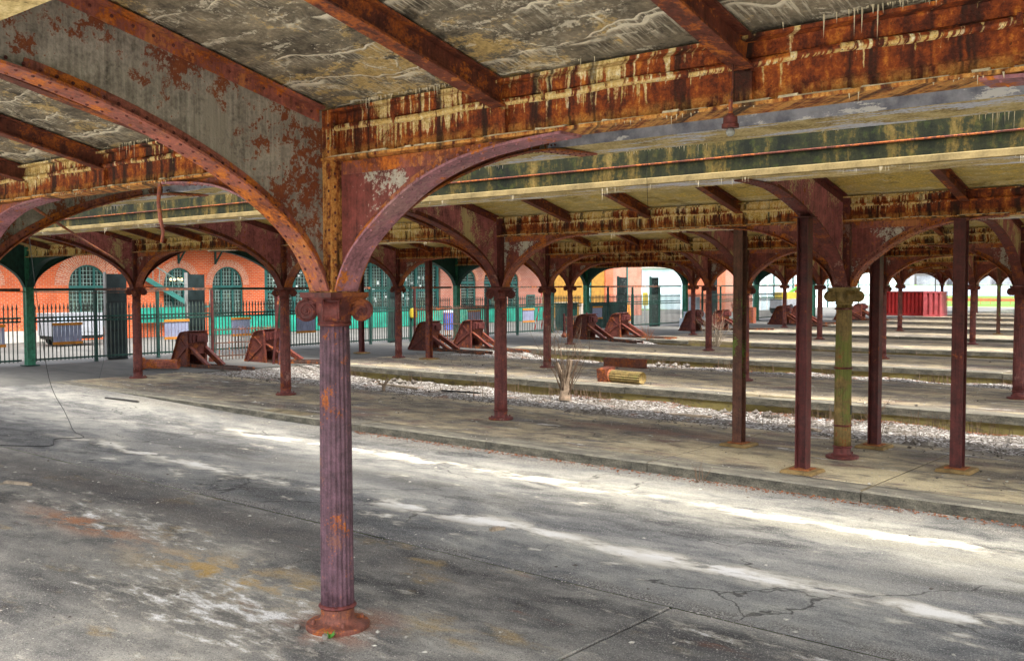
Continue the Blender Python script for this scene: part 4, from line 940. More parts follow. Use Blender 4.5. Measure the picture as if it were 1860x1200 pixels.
rusty_gate(27.3, 31.6, -28.3, 1.55, 'long rusty spiked gate behind the third and fourth buffer stops', 2.3)
rusty_gate(36.9, 38.7, -28.3, .95, 'small rusty gate between the fifth and sixth buffer stops', 1.1)
for i, (dx, dy, tx, mt) in enumerate(((-.55, 0, .06, 'iron_prop'), (-.33, .06, -.03, 'iron_front'), (-.12, -.05, .10, 'iron_flange'), (-.42, .12, .12, 'iron_beam'))):
    a = (-25.4+dx, 18.9+dy, -.03); b = (-25.4+dx+tx+.12, 18.9+dy+.2, 3.2-.35*i)
    tag(build(MB().tube([a, b], .045 if i != 2 else .05, 8), 'leaning_pipe', mt, smooth='auto'), ('dark red pipe', 'purple pipe', 'bright orange pipe', 'dark brown pipe')[i]+' leaning upright behind the second platform column near the gate', 'pipe', 'pipes leaning by the gate')

# ------------------------------------------------------------------ station building behind the fence
BX = -44.0
def arch_z(y, cy_, hw, spring, pointed=False):
    d = min(1, abs(y-cy_)/hw); return spring+hw*(math.sqrt(max(0, 1-d*d)) if not pointed else 1.35*math.sqrt(max(0, 1-d**1.5)))
def brick_wall(y0, y1, z1, wins, mat, parent, x=BX, depth=.32):
    m = MB(); cur = y0
    for cy_, hw, spring, sill, pt in sorted(wins):
        m.box(x-depth, x, cur, cy_-hw, 0, z1)
        m.box(x-depth, x, cy_-hw, cy_+hw, 0, sill)
        n = 18
        for i in range(n):
            a, b = cy_-hw+2*hw*i/n, cy_-hw+2*hw*(i+1)/n; za, zb = arch_z(a, cy_, hw, spring, pt), arch_z(b, cy_, hw, spring, pt)
            m.hexa([(x-depth, a, za), (x, a, za), (x-depth, b, zb), (x, b, zb), (x-depth, a, z1), (x, a, z1), (x-depth, b, z1), (x, b, z1)])
        cur = cy_+hw
    m.box(x-depth, x, cur, y1, 0, z1)
    return build(m, 'wall', mat, parent)
def arch_ring(cy_, hw, spring, th, parent, x=BX, mat='brick_arch'):
    me = bpy.data.meshes.new('arch_ring'); vs = []; fs = []; uvs = []; n = 28
    for i in range(n+1):
        t = math.pi*i/n
        for rr_ in (hw, hw+th):
            for xx in (x+.002, x+.022): vs.append((xx, cy_-rr_*math.cos(t), spring+rr_*math.sin(t)))
    for i in range(n):
        o = 4*i
        for q, (a, b) in enumerate(((1, 3), (3, 2), (2, 0), (0, 1))):
            fs.append((o+a, o+4+a, o+4+b, o+b)); u0, u1 = hw*1.3*math.pi*i/n, hw*1.3*math.pi*(i+1)/n; va, vb = (0, th) if q == 0 else (0, .05)
            uvs += [(va, u0), (va, u1), (vb, u1), (vb, u0)]
    fs += [(0, 1, 3, 2), (4*n, 4*n+2, 4*n+3, 4*n+1)]; uvs += [(0, 0)]*8
    me.from_pydata(vs, [], fs); l = me.uv_layers.new(name='UVMap')
    for i, u in enumerate(uvs): l.data[i].uv = u
    me.materials.append(M[mat]); me.update(); return place('arch_ring', me, parent)
def arched_window(cy_, hw, spring, sill, parent, cols=(3, 4, 3), x=BX, pt=False, warm=False):
    W_ = place('window', None, parent); xf = x-.12
    # frame: jambs, arch, transom, mullions
    m = MB(); w = .075
    m.box(xf-.05, xf+.05, cy_-hw, cy_-hw+w, sill, spring); m.box(xf-.05, xf+.05, cy_+hw-w, cy_+hw, sill, spring); n = 16
    for i in range(n):
        p = []
        for t in (math.pi*i/n, math.pi*(i+1)/n):
            for rr_ in (hw-w, hw):
                p.append((cy_-rr_*math.cos(t), spring+rr_*math.sin(t)*(1.35 if pt else 1)))
        m.hexa([(xf-.05, *p[0]), (xf+.05, *p[0]), (xf-.05, *p[1]), (xf+.05, *p[1]), (xf-.05, *p[2]), (xf+.05, *p[2]), (xf-.05, *p[3]), (xf+.05, *p[3])])
    tz = spring-.10; m.box(xf-.045, xf+.06, cy_-hw+w, cy_+hw-w, tz-.10, tz+.06); m.box(xf-.045, xf+.06, cy_-hw+w, cy_+hw-w, sill, sill+.09)
    build(m, 'frame', 'green_wood', W_)
    inner = hw-w; k2 = len(cols); tot = sum(cols); yc = cy_-inner; ml = MB(); mu = MB()
    for q, c in enumerate(cols):
        wd = 2*inner*c/tot
        for j in range(1, c):
            yy = yc+wd*j/c; zt = arch_z(yy, cy_, inner, spring, pt)
            mu.box(xf-.015, xf+.015, yy-.011, yy+.011, sill+.09, zt)
        yc += wd
        if q < k2-1: ml.box(xf-.045, xf+.055, yc-.045, yc+.045, sill+.09, arch_z(yc, cy_, inner, spring, pt))
    if k2 > 1: build(ml, 'mullion', 'green_wood', W_)
    zt = arch_z(cy_, cy_, inner, spring, pt); z = sill+.28
    while z < zt-.05:
        if z < spring: h = inner
        else: h = inner*math.sqrt(max(0, 1-((z-spring)/(inner*(1.35 if pt else 1)))**2))
        mu.box(xf-.0145, xf+.0145, cy_-h, cy_+h, z-.010, z+.010); z += .185
    mo = build(mu, 'glazing_bars', 'copper_green', W_); mo['kind'] = 'stuff'
    g = MB(); P = [(cy_-inner, sill+.05), (cy_+inner, sill+.05)]+[(cy_+inner*math.cos(math.pi*i/14), spring+inner*math.sin(math.pi*i/14)*(1.35 if pt else 1)) for i in range(15)]
    g.plate(P, 'x', .01, xf-.03); build(g, 'pane', 'glass_dark' if not pt else 'glass_pale', W_)
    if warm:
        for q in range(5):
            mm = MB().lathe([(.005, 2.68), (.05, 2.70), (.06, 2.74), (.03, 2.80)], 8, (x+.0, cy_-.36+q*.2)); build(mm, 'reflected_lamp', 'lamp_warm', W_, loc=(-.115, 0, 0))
    return W_
# brick waiting-room block at left
T = thing('brick_station', 'orange brick station block with three large arched green windows', 'building')
brick_wall(6.0, 31.55, 5.6, [(17.2, .8, 2.45, .5, False), (22.0, .90, 2.49, .62, False), (26.56, .82, 2.49, .62, False), (29.32, .90, 2.50, .62, False)], 'brick', T)
for cy_, hw, wm in ((17.2, .8, False), (22.0, .90, False), (26.56, .82, True), (29.32, .90, False)):
    arched_window(cy_, hw, 2.49, .62, T, warm=wm); arch_ring(cy_, hw, 2.49, .36 if cy_ != 22.0 else .62, T)
    build(MB().box(BX+.002, BX+.10, cy_-hw-.1, cy_+hw+.1, .55, .64), 'sill', 'sandstone', T)
build(MB().box(BX+.002, BX+.05, 6, 21, 0, .5), 'plinth', 'concrete_block', T); build(MB().box(BX-8, BX-.321, 6, 31.5, 5.0, 5.6), 'roof', 'tarmac_stain', T)
build(MB().box(BX-8, BX-.325, 6, 31.5, 0, .02), 'floor', 'tarmac_stain', T)
for i, y in enumerate((26.55, 28.6)):
    m = MB(); m.box(BX+.003, BX+.06, y-.05, y+.05, 3.5, 4.2); m.bar((BX+.06, y, 3.58), (BX+.62, y, 4.12), .06, .07); m.box(BX+.061, BX+.75, y-.05, y+.05, 4.12, 4.2); build(m, 'awning_bracket', 'green_dark', T)
build(MB().box(BX+.003, BX+2.2, 8, 31.4, 4.45, 4.60), 'shade_awning', 'green_dark', T)  # awning above the brackets, out of view, added and sized for its shade
# green glazed concourse doors
T = thing('concourse_building', 'green timber concourse front with tall glazed doors', 'building')
y0, y1 = 31.75, 44.6; xg = BX-.25; nb = 7
build(MB().box(xg-.10, xg, y0, y1, 4.05, 5.4), 'fascia', 'green_wood', T)
for i in range(nb+1):
    y = lerp(y0, y1, i/nb); build(MB().box(xg-.06, xg+.09, y-.10, y+.10, 0, 4.05), 'pilaster', 'green_wood', T)
for i in range(nb):
    a, b = lerp(y0, y1, i/nb)+.10, lerp(y0, y1, (i+1)/nb)-.10; D = place('door', None, T)
    build(MB().box(xg-.03, xg+.03, a, b, 0, 1.05), 'panel', 'sage_door', D); m = MB()
    for z in (1.05, 2.05, 3.55): m.box(xg-.035, xg+.05, a, b, z, z+.12)
    m.box(xg-.034, xg+.049, (a+b)/2-.05, (a+b)/2+.05, 1.17, 3.55); build(m, 'frame', 'green_wood', D); m = MB()
    for q in range(1, 8): yy = lerp(a, b, q/8); m.box(xg-.015, xg+.015, yy-.012, yy+.012, 1.17, 3.55)
    for q in range(1, 13): z = 1.17+q*.185; m.box(xg-.0145, xg+.0145, a, b, z-.01, z+.01)
    build(m, 'glazing_bars', 'copper_green', D)['kind'] = 'stuff'; build(MB().box(xg-.03, xg-.02, a, b, 1.1, 4.0), 'pane', 'glass_dark', D)
    m = MB(); rng = random.Random(i)
    for q in range(7):
        yy = rng.uniform(a, b-.2); z = rng.uniform(1.25, 3.2); m.box(xg-.0195, xg-.017, yy, yy+rng.uniform(.06, .2), z, z+rng.uniform(.06, .24))
    build(m, 'paper_sheet', 'white', D)['kind'] = 'stuff'
build(MB().box(BX-8, xg-.11, y0, y1, 5.0, 5.4), 'roof', 'tarmac_stain', T); build(MB().box(xg+.01, BX+2.2, y0, y1, 4.45, 4.60), 'shade_awning', 'green_dark', T)  # unseen awning run on here, added to shade the doors
# narrow-windowed brick block
T = thing('brick_wing', 'salmon brick wing with narrow arched windows beside the ochre wall', 'building')
brick_wall(44.7, 54.9, 5.6, [(47.25, .70, 2.70, .8, False), (49.45, .70, 2.70, .8, False), (51.7, .55, 2.70, .8, False)], 'brick_pink', T)
for cy_, hw in ((47.25, .70), (49.45, .70), (51.7, .55)):
    arched_window(cy_, hw, 2.70, .8, T, cols=(1, 1)); arch_ring(cy_, hw, 2.70, .26, T); build(MB().box(BX+.002, BX+.10, cy_-hw-.1, cy_+hw+.1, .72, .82), 'sill', 'sandstone', T)
W_ = place('window', None, T); build(MB().box(BX+.004, BX+.05, 53.1, 54.0, .7, 1.75), 'frame', 'green_wood', W_)
for q in range(4): build(MB().box(BX+.052, BX+.06, 53.18, 53.92, .76+q*.24, .94+q*.24), 'pane', 'glass_dark', W_)
build(MB().box(BX-8, BX-.325, 44.7, 54.9, 5.0, 5.6), 'roof', 'tarmac_stain', T); build(MB().box(BX+.003, BX+2.2, 44.7, 54.9, 4.45, 4.60), 'shade_awning', 'green_dark', T)  # unseen awning run on here, added to shade the wing
T = thing('ochre_building', 'ochre yellow wall with a pointed window between brick blocks', 'building')
brick_wall(54.95, 62.4, 5.6, [(60.45, .36, 2.6, 1.1, True)], 'ochre_wall', T); arched_window(60.45, .36, 2.6, 1.1, T, cols=(1, 1), pt=True)
build(MB().box(BX+.003, BX+.12, 62.4, 63.4, 0, 5.6), 'pilaster', 'brick_orange', T); build(MB().box(BX+.003, BX+.45, 59.2, 62.2, 0, 1.05), 'grey_counter', 'concrete_block', T)
build(MB().box(BX-8, BX-.325, 55, 63.4, 5.0, 5.6), 'roof', 'tarmac_stain', T)
T = thing('brick_end_block', 'pink brick end block with a green downpipe next to the open sky', 'building')
build(MB().box(BX-8, BX, 63.45, 67.5, 0, 6.2), 'wall', 'brick_pink', T); build(MB().tube([(BX+.06, 65.4, 0), (BX+.06, 65.4, 6)], .07, 8), 'downpipe', 'green_wood', T, smooth='auto')
# dado of green boards along the buildings
for i, (a, b, z0, z1) in enumerate(((24.2, 26.6, .70, 1.42), (27.6, 44.5, .02, .95), (44.8, 54.6, .02, .98))):
    T = thing('green_hoarding', 'bright green board hoarding below the %s' % ('iron stair', 'green glazed doors', 'narrow arched windows')[i], 'hoarding', (BX+.9 if i else BX+.5, 0, 0))
    n = int((b-a)/.62)
    for q in range(n): build(MB().box(-.012, .012, a+(b-a)*q/n+.006, a+(b-a)*(q+1)/n-.006, z0, z1+random.uniform(-.02, .02)), 'board', 'green_dado', T)
T = thing('iron_stair', 'green iron stair with railing climbing the orange brick wall', 'stair', (BX+.05, 0, 0))
m = MB(); m.bar((.35, 24.3, 2.95), (.35, 27.0, 1.45), .05, .22); build(m, 'stringer', 'sage_door', T)
for q in range(9): t = q/9; build(MB().box(.02, .34, lerp(24.4, 26.9, t), lerp(24.4, 26.9, t)+.24, lerp(2.9, 1.5, t), lerp(2.9, 1.5, t)+.03), 'tread', 'sage_door', T)
for q in range(12): t = q/11; build(MB().box(.34, .36, lerp(24.3, 28.0, t)-.012, lerp(24.3, 28.0, t)+.012, max(1.4, lerp(2.9, .9, t)), max(1.4, lerp(2.9, .9, t))+.85), 'baluster', 'copper_green', T)
build(MB().bar((.35, 24.3, 3.8), (.35, 27.0, 2.3), .05, .05), 'handrail', 'copper_green', T); build(MB().box(-.02, .40, 27.0, 28.1, 1.36, 1.44), 'landing', 'sage_door', T); build(MB().box(.33, .37, 27.0, 28.1, 2.26, 2.31), 'handrail', 'copper_green', T)

# white generator trailer behind the fence
T = thing('generator_trailer', 'white box trailer on small wheels behind the fence at left', 'trailer', (-40.6, 19.5, 0))
build(MB().box(-.75, .75, -1.0, 1.05, .42, 1.28), 'body', 'trailer_white', T); build(MB().box(-.76, .76, -1.01, 1.06, 1.281, 1.33), 'lid', 'steel', T)
for y in (-.62, .0, .62): build(MB().box(.751, .765, y-.27, y+.27, .55, 1.18), 'panel', 'pale_blue_paint' if y < 0 else 'trailer_white', T)
build(MB().box(-.7, .7, -.95, 1.0, .28, .415), 'chassis', 'wire_black', T)
for x in (-.62, .62):
    w_ = build(MB().tube([(x-.09, -.45, .27), (x+.09, -.45, .27)], .27, 18), 'wheel', 'tyre', T, smooth='auto'); build(MB().tube([(x-.095, -.45, .27), (x+.095, -.45, .27)], .13, 12), 'rim', 'steel', w_, smooth='auto')
build(MB().bar((0, 1.0, .36), (0, 2.1, .30), .10, .10), 'drawbar', 'wire_black', T)
tag(build(MB().lathe([(.10, 0), (.13, .28), (.135, .29), (.12, .29)], 14), 'bucket', 'white', loc=(-40.0, 21.3, 0), smooth='auto'), 'small white bucket beside the trailer', 'bucket')
# red step ladder
T = thing('step_ladder', 'red step ladder standing in front of the ochre wall', 'ladder', (-33.4, 42.2, 0))
for s in (-1, 1):
    build(MB().bar((0, s*.30, 0), (-.15, s*.17, 2.75), .05, .03), 'rail', 'paint_red', T); build(MB().bar((-.75, s*.28, 0), (-.17, s*.16, 2.70), .04, .03), 'rear_leg', 'paint_red', T)
for q in range(9): t = (q+1)/10; build(MB().box(-.15*t-.05, -.15*t+.05, -lerp(.30, .17, t), lerp(.30, .17, t), 2.75*t-.012, 2.75*t+.012), 'tread', 'paint_red', T)
build(MB().box(-.28, -.02, -.19, .19, 2.75, 2.80), 'top', 'paint_red', T)
# items behind and before the fence
T = thing('green_cabinet', 'dark green cabinet with a bright green door by the red ladder', 'cabinet', (-32.9, 43.1, 0))
build(MB().box(-.35, .35, -.55, .55, 0, 1.45), 'body', 'green_dark', T); build(MB().box(.351, .37, -.08, .42, .12, 1.10), 'door', 'green_dado', T); build(MB().box(-.4, .4, -.6, .6, 1.451, 1.49), 'top', 'sandstone', T)
T = thing('dark_screen', 'dark corrugated screen with a slatted panel at the fifth platform', 'screen', (-32.6, 46.3, 0))
for q in range(14): build(MB().box(-.02, .02+.015*(q % 2), -1.6+q*.23, -1.6+q*.23+.22, 0, 1.45), 'board', 'green_dark', T)
T = thing('yellow_sign', 'yellow fire point sign on a post behind the fence', 'sign', (-36.5, 56.4, 0)); build(MB().box(-.03, .03, -.03, .03, 0, 1.4), 'post', 'steel', T); build(MB().box(.031, .05, -.30, .30, 1.05, 1.9), 'plate', 'yellow', T)
T = thing('plywood_stack', 'leaning sheets of orange plywood outside the opening', 'plywood', (-37.5, 55.2, 0))
for q in range(3): build(MB().hexa([(.0+q*.06, -.6+q*.2, 0), (.02+q*.06, -.6+q*.2, 0), (0+q*.06, .7+q*.2, 0), (.02+q*.06, .7+q*.2, 0), (-.3+q*.06, -.6+q*.2, 1.2), (-.28+q*.06, -.6+q*.2, 1.2), (-.3+q*.06, .7+q*.2, 1.2), (-.28+q*.06, .7+q*.2, 1.2)]), 'sheet', 'plank_orange', T)
T = thing('blue_bin', 'blue bin behind the fence below the narrow arched windows', 'bin', (-38.0, 39.2, 0)); build(MB().lathe([(.24, 0), (.30, .9), (.32, .92)], 16), 'body', 'blue', T, smooth='auto'); build(MB().lathe([(.33, .921), (.33, .97), (.20, 1.06), (.02, 1.08)], 16), 'lid', 'pale_blue_paint', T, smooth='auto')
T = thing('yellow_box', 'yellow rounded box on the fence behind the third platform column', 'box', (FX+.12, 30.05, 0)); build(MB().lathe([(.05, 1.0), (.16, 1.05), (.18, 1.25), (.15, 1.42), (.04, 1.45)], 12), 'body', 'yellow', T, smooth='auto'); build(MB().box(-.11, -.02, -.04, .04, 1.1, 1.35), 'hanger', 'green_dark', T)
T = thing('stepped_plinth', 'pale grey stepped block pillar standing at the fence opening', 'pillar', (-29.9, 51.5, 0))
for h, z0, z1 in ((.62, 0, .45), (.45, .451, .85), (.24, .851, 1.7)): build(MB().box(-h, h, -h, h, z0, z1), 'block', 'pale_blue_paint', T)
# second brick hut and glazed hall further right
T = thing('brick_hut', 'orange brick hut beyond the fence right of the open sky', 'building', (BX+2, 0, 0))
build(MB().box(-.6, 0, 72.2, 77.6, 0, 5.2), 'wall', 'brick_orange', T); build(MB().box(-.7, .15, 72.1, 83.1, 5.201, 5.4), 'roof', 'tarmac_stain', T); build(MB().box(-.8, -.2, 77.65, 83, 0, 5.2), 'side_wall', 'brick_pink', T)
build(MB().box(-.19, -.10, 79.6, 80.4, .9, 2.0), 'window', 'green_dark', T)
T = thing('glazed_hall', 'pale blue glazed hall with white mullions behind the far tracks', 'building', (BX+1, 0, 0))
build(MB().box(-12, 0, 84.5, 122, 0, 4.0), 'wall', 'glass_pale', T); build(MB().box(-12.2, .3, 84.3, 122.2, 4.001, 5.0), 'roof', 'concrete_block', T)
for q in range(27): y = 84.6+q*1.4; build(MB().box(.001, .10, y, y+.16, 0, 4.0), 'mullion', 'white' if q % 3 else 'green_dark', T)
for z in (1.1, 2.3): build(MB().box(.002, .07, 84.5, 122, z, z+.16), 'transom', 'copper_green', T)
T = thing('boom_lift', 'small grey and lime machine parked behind the far fence', 'machine', (-36.8, 78.5, 0))
build(MB().box(-.8, .8, -1.4, 1.4, .45, 1.2), 'body', 'steel', T); build(MB().box(-.55, .55, -1.0, .9, 1.201, 1.75), 'engine_hood', 'yellow', T)
for x in (-.75, .75):
    for y in (-.9, .9): build(MB().tube([(x-.12, y, .4), (x+.12, y, .4)], .4, 16), 'wheel', 'tyre', T, smooth='auto')
build(MB().bar((0, .2, 1.6), (0, 2.6, 2.3), .18, .18), 'boom', 'leaf_green', T); build(MB().box(-.4, .4, 2.4, 2.9, 1.6, 2.4), 'basket', 'orange', T)
T = thing('hand_truck', 'rusty hand truck standing on the sixth platform', 'trolley', (-29.2, 55.4, 0))
for s in (-1, 1): build(MB().tube([(0, s*.2, .15), (-.25, s*.2, 1.3)], .025, 6), 'rail', 'iron_beam', T); build(MB().tube([(.02, s*.22-.03, .13), (.02, s*.22+.03, .13)], .13, 12), 'wheel', 'tyre', T, smooth='auto')
for z in (.4, .8, 1.15): build(MB().box(-.24*z, -.24*z+.03, -.2, .2, z, z+.04), 'crossbar', 'iron_beam', T)
tag(build(MB().box(-.28, .28, -.22, .22, 0, .95).box(-.30, .30, -.24, .24, .951, .98), 'rusty_locker', 'iron_flange', loc=(-29.4, 57.6, 0)), 'small rusty steel locker standing by the far fence', 'locker')
# red containers and the open field beyond
def container(x, y, rz, L, h, mat, label):
    T = thing('steel_skip', label, 'skip', (x, y, -.01), (0, 0, rz), 'red skips beyond the platforms')
    m = MB(); n = int(L/.28)
    for q in range(n):
        a = -L/2+L*q/n; m.box(a, a+L/n*.55, -1.2, 1.2, .15, h); m.box(a+L/n*.55, a+L/n, -1.08, 1.08, .15, h)
    build(m, 'body', mat, T)['kind'] = 'stuff'
    build(MB().box(-L/2-.06, L/2+.06, -1.22, 1.22, h+.001, h+.10), 'roof_rail', mat, T); build(MB().box(-L/2-.06, L/2+.06, -1.22, 1.22, 0, .148), 'base_rail', mat, T)
    for x_ in (-L/2-.05, L/2+.001):
        for y_ in (-1.22, 1.14): build(MB().box(x_, x_+.05, y_, y_+.08, .15, h), 'corner_post', mat, T)
    return T
container(-27.0, 79.6, .05, 3.2, 1.75, 'paint_red', 'bright red ribbed steel skip beyond the far platforms')
container(-24.6, 78.0, .10, 1.1, 1.75, 'paint_pink', 'short faded pink steel skip beside the red one')
m = MB()
for q in range(90): m.box(q*1.3, q*1.3+.05, -.03, .03, 0, 1.0); m.box(q*1.3+.051, q*1.3+1.3, -.015, .015, .85, .92); m.box(q*1.3+.051, q*1.3+1.3, -.012, .012, .45, .8)
T = tag(build(m, 'orange_fence', 'orange', loc=(-90, 150, -.55), rot=(0, 0, .06)), 'long low orange barrier fence across the green field', 'fence'); T['kind'] = 'stuff'
structure(build(MB().box(-300, 120, 132, 137, -.6, -.58), 'path', 'concrete_block'))
structure(build(MB().box(-1200, 900, 260, 1500, -.61, -.57), 'river', 'water'))
rng = random.Random(12)
m = MB()
for q in range(80):
    x = rng.uniform(-900, 500); w = rng.uniform(12, 40); h = rng.uniform(5, 22)*(2.0 if rng.random() < .12 else 1); m.box(x, x+w, 1510+q*.7, 1530+q*.7, 0, h)
sk = build(m, 'far_skyline', 'far_building'); sk['kind'] = 'stuff'; tag(sk, 'low hazy skyline on the far river bank', 'skyline')
m = MB()
for q in range(70):
    y = rng.uniform(60, 480); w = rng.uniform(8, 26); h = rng.uniform(6, 15); m.box(-480-q*.6, -460-q*.6, y, y+w, 0, h)
sk = build(m, 'far_town', 'far_building'); sk['kind'] = 'stuff'; tag(sk, 'low hazy blue row of far buildings beyond the open gap in the station', 'skyline')
for i, (x, y, h) in enumerate(((-60, 190, 8.5), (-48, 196, 8.5), (-36, 202, 8.5))):
    T = thing('light_mast', 'slim dark lamp mast in the field beyond the containers, %s from left' % NTH[i], 'mast', (x, y, -.6), group='lamp masts in the field'); build(MB().tube([(0, 0, 0), (0, 0, h)], [.12, .06], 6), 'pole', 'wire_black', T); build(MB().box(-1.2, 1.2, -.05, .05, h, h+.12), 'arm', 'wire_black', T)

# ------------------------------------------------------------------ scrap on the platforms
def fluted_piece(L, r0, mat):
    return MB().lathe([(r0*.55, .06), (r0*.9, .05), (r0, .0), (r0, L), (r0*.9, L-.04), (r0*.5, L-.10)], 80, rf=lambda t, z: 1-.14*max(0, math.cos(16*t))**.5).mesh('shaft', mat, False)
T = thing('fallen_drum', 'yellow-green fallen column drum with a square rusty socket end', 'column drum', (-14.55, 20.75, .155), (0, 0, -.12))
place('shaft', fluted_piece(1.05, .15, 'iron_drum'), T, (.12, 0, 0), (0, math.pi/2, 0))
m = MB(); w = .19
for a in ((-w, w, -w, -w+.03), (-w, w, w-.03, w)): m.box(-.16, .13, a[0], a[1], a[2], a[3])
m.box(-.16, .13, -w, -w+.03, -w+.031, w-.031); m.box(-.16, .13, w-.03, w, -w+.031, w-.031); m.box(.11, .13, -w+.031, w-.031, -w+.031, w-.031)
build(m, 'socket', 'iron_beam', T, rot=(.15, 0, 0)); build(MB().lathe([(.155, 0), (.175, .01), (.175, .04), (.155, .05)], 20), 'collar', 'iron_flange', T, (.14, 0, 0), (0, math.pi/2, 0), smooth='auto')
T = thing('broken_column', 'rust-red broken column piece lying beside the nearest buffer stop', 'column piece', (-27.2, 15.3, .15), (0, 0, .62))
place('shaft', fluted_piece(1.1, .14, 'iron_flange'), T, (-.1, 0, 0), (0, math.pi/2, 0)); build(MB().lathe([(.15, 0), (.19, .02), (.20, .12), (.16, .16)], 20), 'end_ring', 'iron_flange', T, (-.2, 0, 0), (0, math.pi/2, 0), smooth='auto')
T = thing('steel_channel', 'short rusty steel channel lying on the third platform', 'beam', (-16.6, 24.6, 0), (0, 0, .10))
build(MB().box(-.72, .72, -.01, .01, .0, .26).box(-.72, .72, .011, .14, .0, .014).box(-.72, .72, .011, .14, .246, .26), 'channel', 'iron_base', T)
# tree stump with shoots
def branch(m, p, d, L, r, rng, depth=0):
    pts = [Vector(p)]; d = Vector(d).normalized(); n = 5
    for i in range(n): d = (d+Vector((rng.uniform(-.18, .18), rng.uniform(-.18, .18), rng.uniform(-.02, .12)))).normalized(); pts.append(pts[-1]+d*L/n)
    m.tube(pts, [r*(1-.75*i/n) for i in range(n+1)], 5)
    if depth < 2:
        for i in range(2, n+1):
            if rng.random() < .55: branch(m, pts[i], d+Vector((rng.uniform(-.9, .9), rng.uniform(-.9, .9), rng.uniform(0, .5))), L*.45, r*.4, rng, depth+1)
def stump(x, y, z, s, label, shoots, seed):
    rng = random.Random(seed); T = thing('tree_stump', label, 'stump', (x, y, z))
    m = MB(); m.tube([(0, 0, -.05), (0, .01, .2*s), (.02, 0, .42*s), (.03, .0, .55*s)], [.17*s, .13*s, .12*s, .13*s], 10); m.tube([(.02, 0, .5*s), (.10, .03, .75*s), (.12, .05, 1.0*s)], [.10*s, .085*s, .075*s], 8); m.tube([(.0, 0, .45*s), (-.14, -.04, .75*s), (-.2, -.06, .92*s)], [.08*s, .055*s, .045*s], 8)
    build(m, 'trunk', 'bark', T, smooth='auto'); m = MB()
    for q in range(shoots):
        a = rng.uniform(0, 6.28); branch(m, (.1*s*math.cos(a), .1*s*math.sin(a), rng.uniform(0, .5)*s), (.35*math.cos(a), .35*math.sin(a), 1), rng.uniform(.7, 1.5)*s, .012, rng)
    if shoots: build(m, 'shoots', 'twig', T, smooth=True)
stump(-14.55, 19.0, -.27, .92, 'pale forked tree stump with thin bare shoots in the gravel', 24, 5)
stump(-17.4, 15.75, -.06, .34, 'small splintered stump at the edge of the gravel', 2, 8)
def bush(x, y, z, h, n, label, seed, mat='twig'):
    rng = random.Random(seed); T = thing('dead_shrub', label, 'shrub', (x, y, z)); m = MB()
    for q in range(n):
        a = rng.uniform(0, 6.28); branch(m, (.06*math.cos(a), .06*math.sin(a), 0), (rng.uniform(.1, .8)*math.cos(a), rng.uniform(.1, .8)*math.sin(a), 1), h*rng.uniform(.5, 1), .007 if h < 1 else .013, rng, 1)
    build(m, 'stems', mat, T, smooth=True)
bush(-20.6, 37.2, -.3, 1.5, 46, 'tall dry bare shrub growing beside the far buffer stop', 3, 'wood_grey')
bush(-7.4, 19.7, -.3, .55, 12, 'small dry weed at the third platform edge by the props', 4)
bush(-3.1, 19.6, -.3, .8, 16, 'dry spiky weed at the third platform edge at right', 6)
bush(-1.72, 11.2, -.12, .38, 14, 'dry weed against the kerb at the right edge', 7)
bush(-6.55, 11.45, -.13, .25, 6, 'thin dry stems against the kerb below the mossy prop', 8)
bush(-24.4, 38.0, -.05, .7, 22, 'reddish dry weeds by the rusty rails', 9, 'leaf_dead')
bush(-12.4, 27.3, -.3, .5, 9, 'thin dry weed in the second gravel bed', 10)
m = MB(); rng = random.Random(2)
for q in range(9):
    a = q*.7; m.add([(0, 0, .0), (.02*math.cos(a)+.01, .02*math.sin(a), .02), (.045*math.cos(a), .045*math.sin(a), .035+.01*(q % 3)), (.02*math.cos(a+.6), .02*math.sin(a+.6), .02)], [(0, 1, 2, 3)])
tag(build(m, 'green_weed', 'leaf_green', loc=(-5.40, 4.37, .0)), 'tiny green weed sprouting at the foot of the nearest column', 'weed')
for i, (x, y) in enumerate(((-5.73, 4.35), (-5.42, 4.345))):
    tag(build(MB().lathe([(.010, 0), (.022, .006), (.024, .025), (.016, .036), (.004, .038)], 7), 'pebble', 'stone_pale', loc=(x, y, 0), rot=(.2, .1, i)), 'grey pebble at the %s foot of the nearest column' % ('left', 'right')[i], 'pebble')
# rubble, chips, leaves
def stone(m, x, y, z, r, rng, flat=.6):
    vs = [(1, 0, 0), (-1, 0, 0), (0, 1, 0), (0, -1, 0), (0, 0, 1), (0, 0, -1)]; a = rng.uniform(0, 6.28); ca, sa = math.cos(a), math.sin(a)
    q = []
    for v in vs:
        k2 = r*rng.uniform(.6, 1.25); vx, vy, vz = v[0]*k2+rng.uniform(-.25, .25)*r, v[1]*k2+rng.uniform(-.25, .25)*r, v[2]*k2*flat
        q.append((x+vx*ca-vy*sa, y+vx*sa+vy*ca, z+vz+r*flat*.4))
    m.add(q, [(0, 2, 4), (2, 1, 4), (1, 3, 4), (3, 0, 4), (2, 0, 5), (1, 2, 5), (3, 1, 5), (0, 3, 5)])
rng = random.Random(99)
def bedz(r, x, y):
    t = (y-FAR[r]+.02)/(NEAR[r+1]-FAR[r]+.08); z = lerp(-.05 if r < 3 else -.22, -.34, sstep(.05, .75, t))+.05*math.sin(x*1.7+y)*math.sin(y*2.1-x*.6); return lerp(z, -.05, sstep(XTR+2.0, XTR-.2, x))
ma, mb2 = MB(), MB()
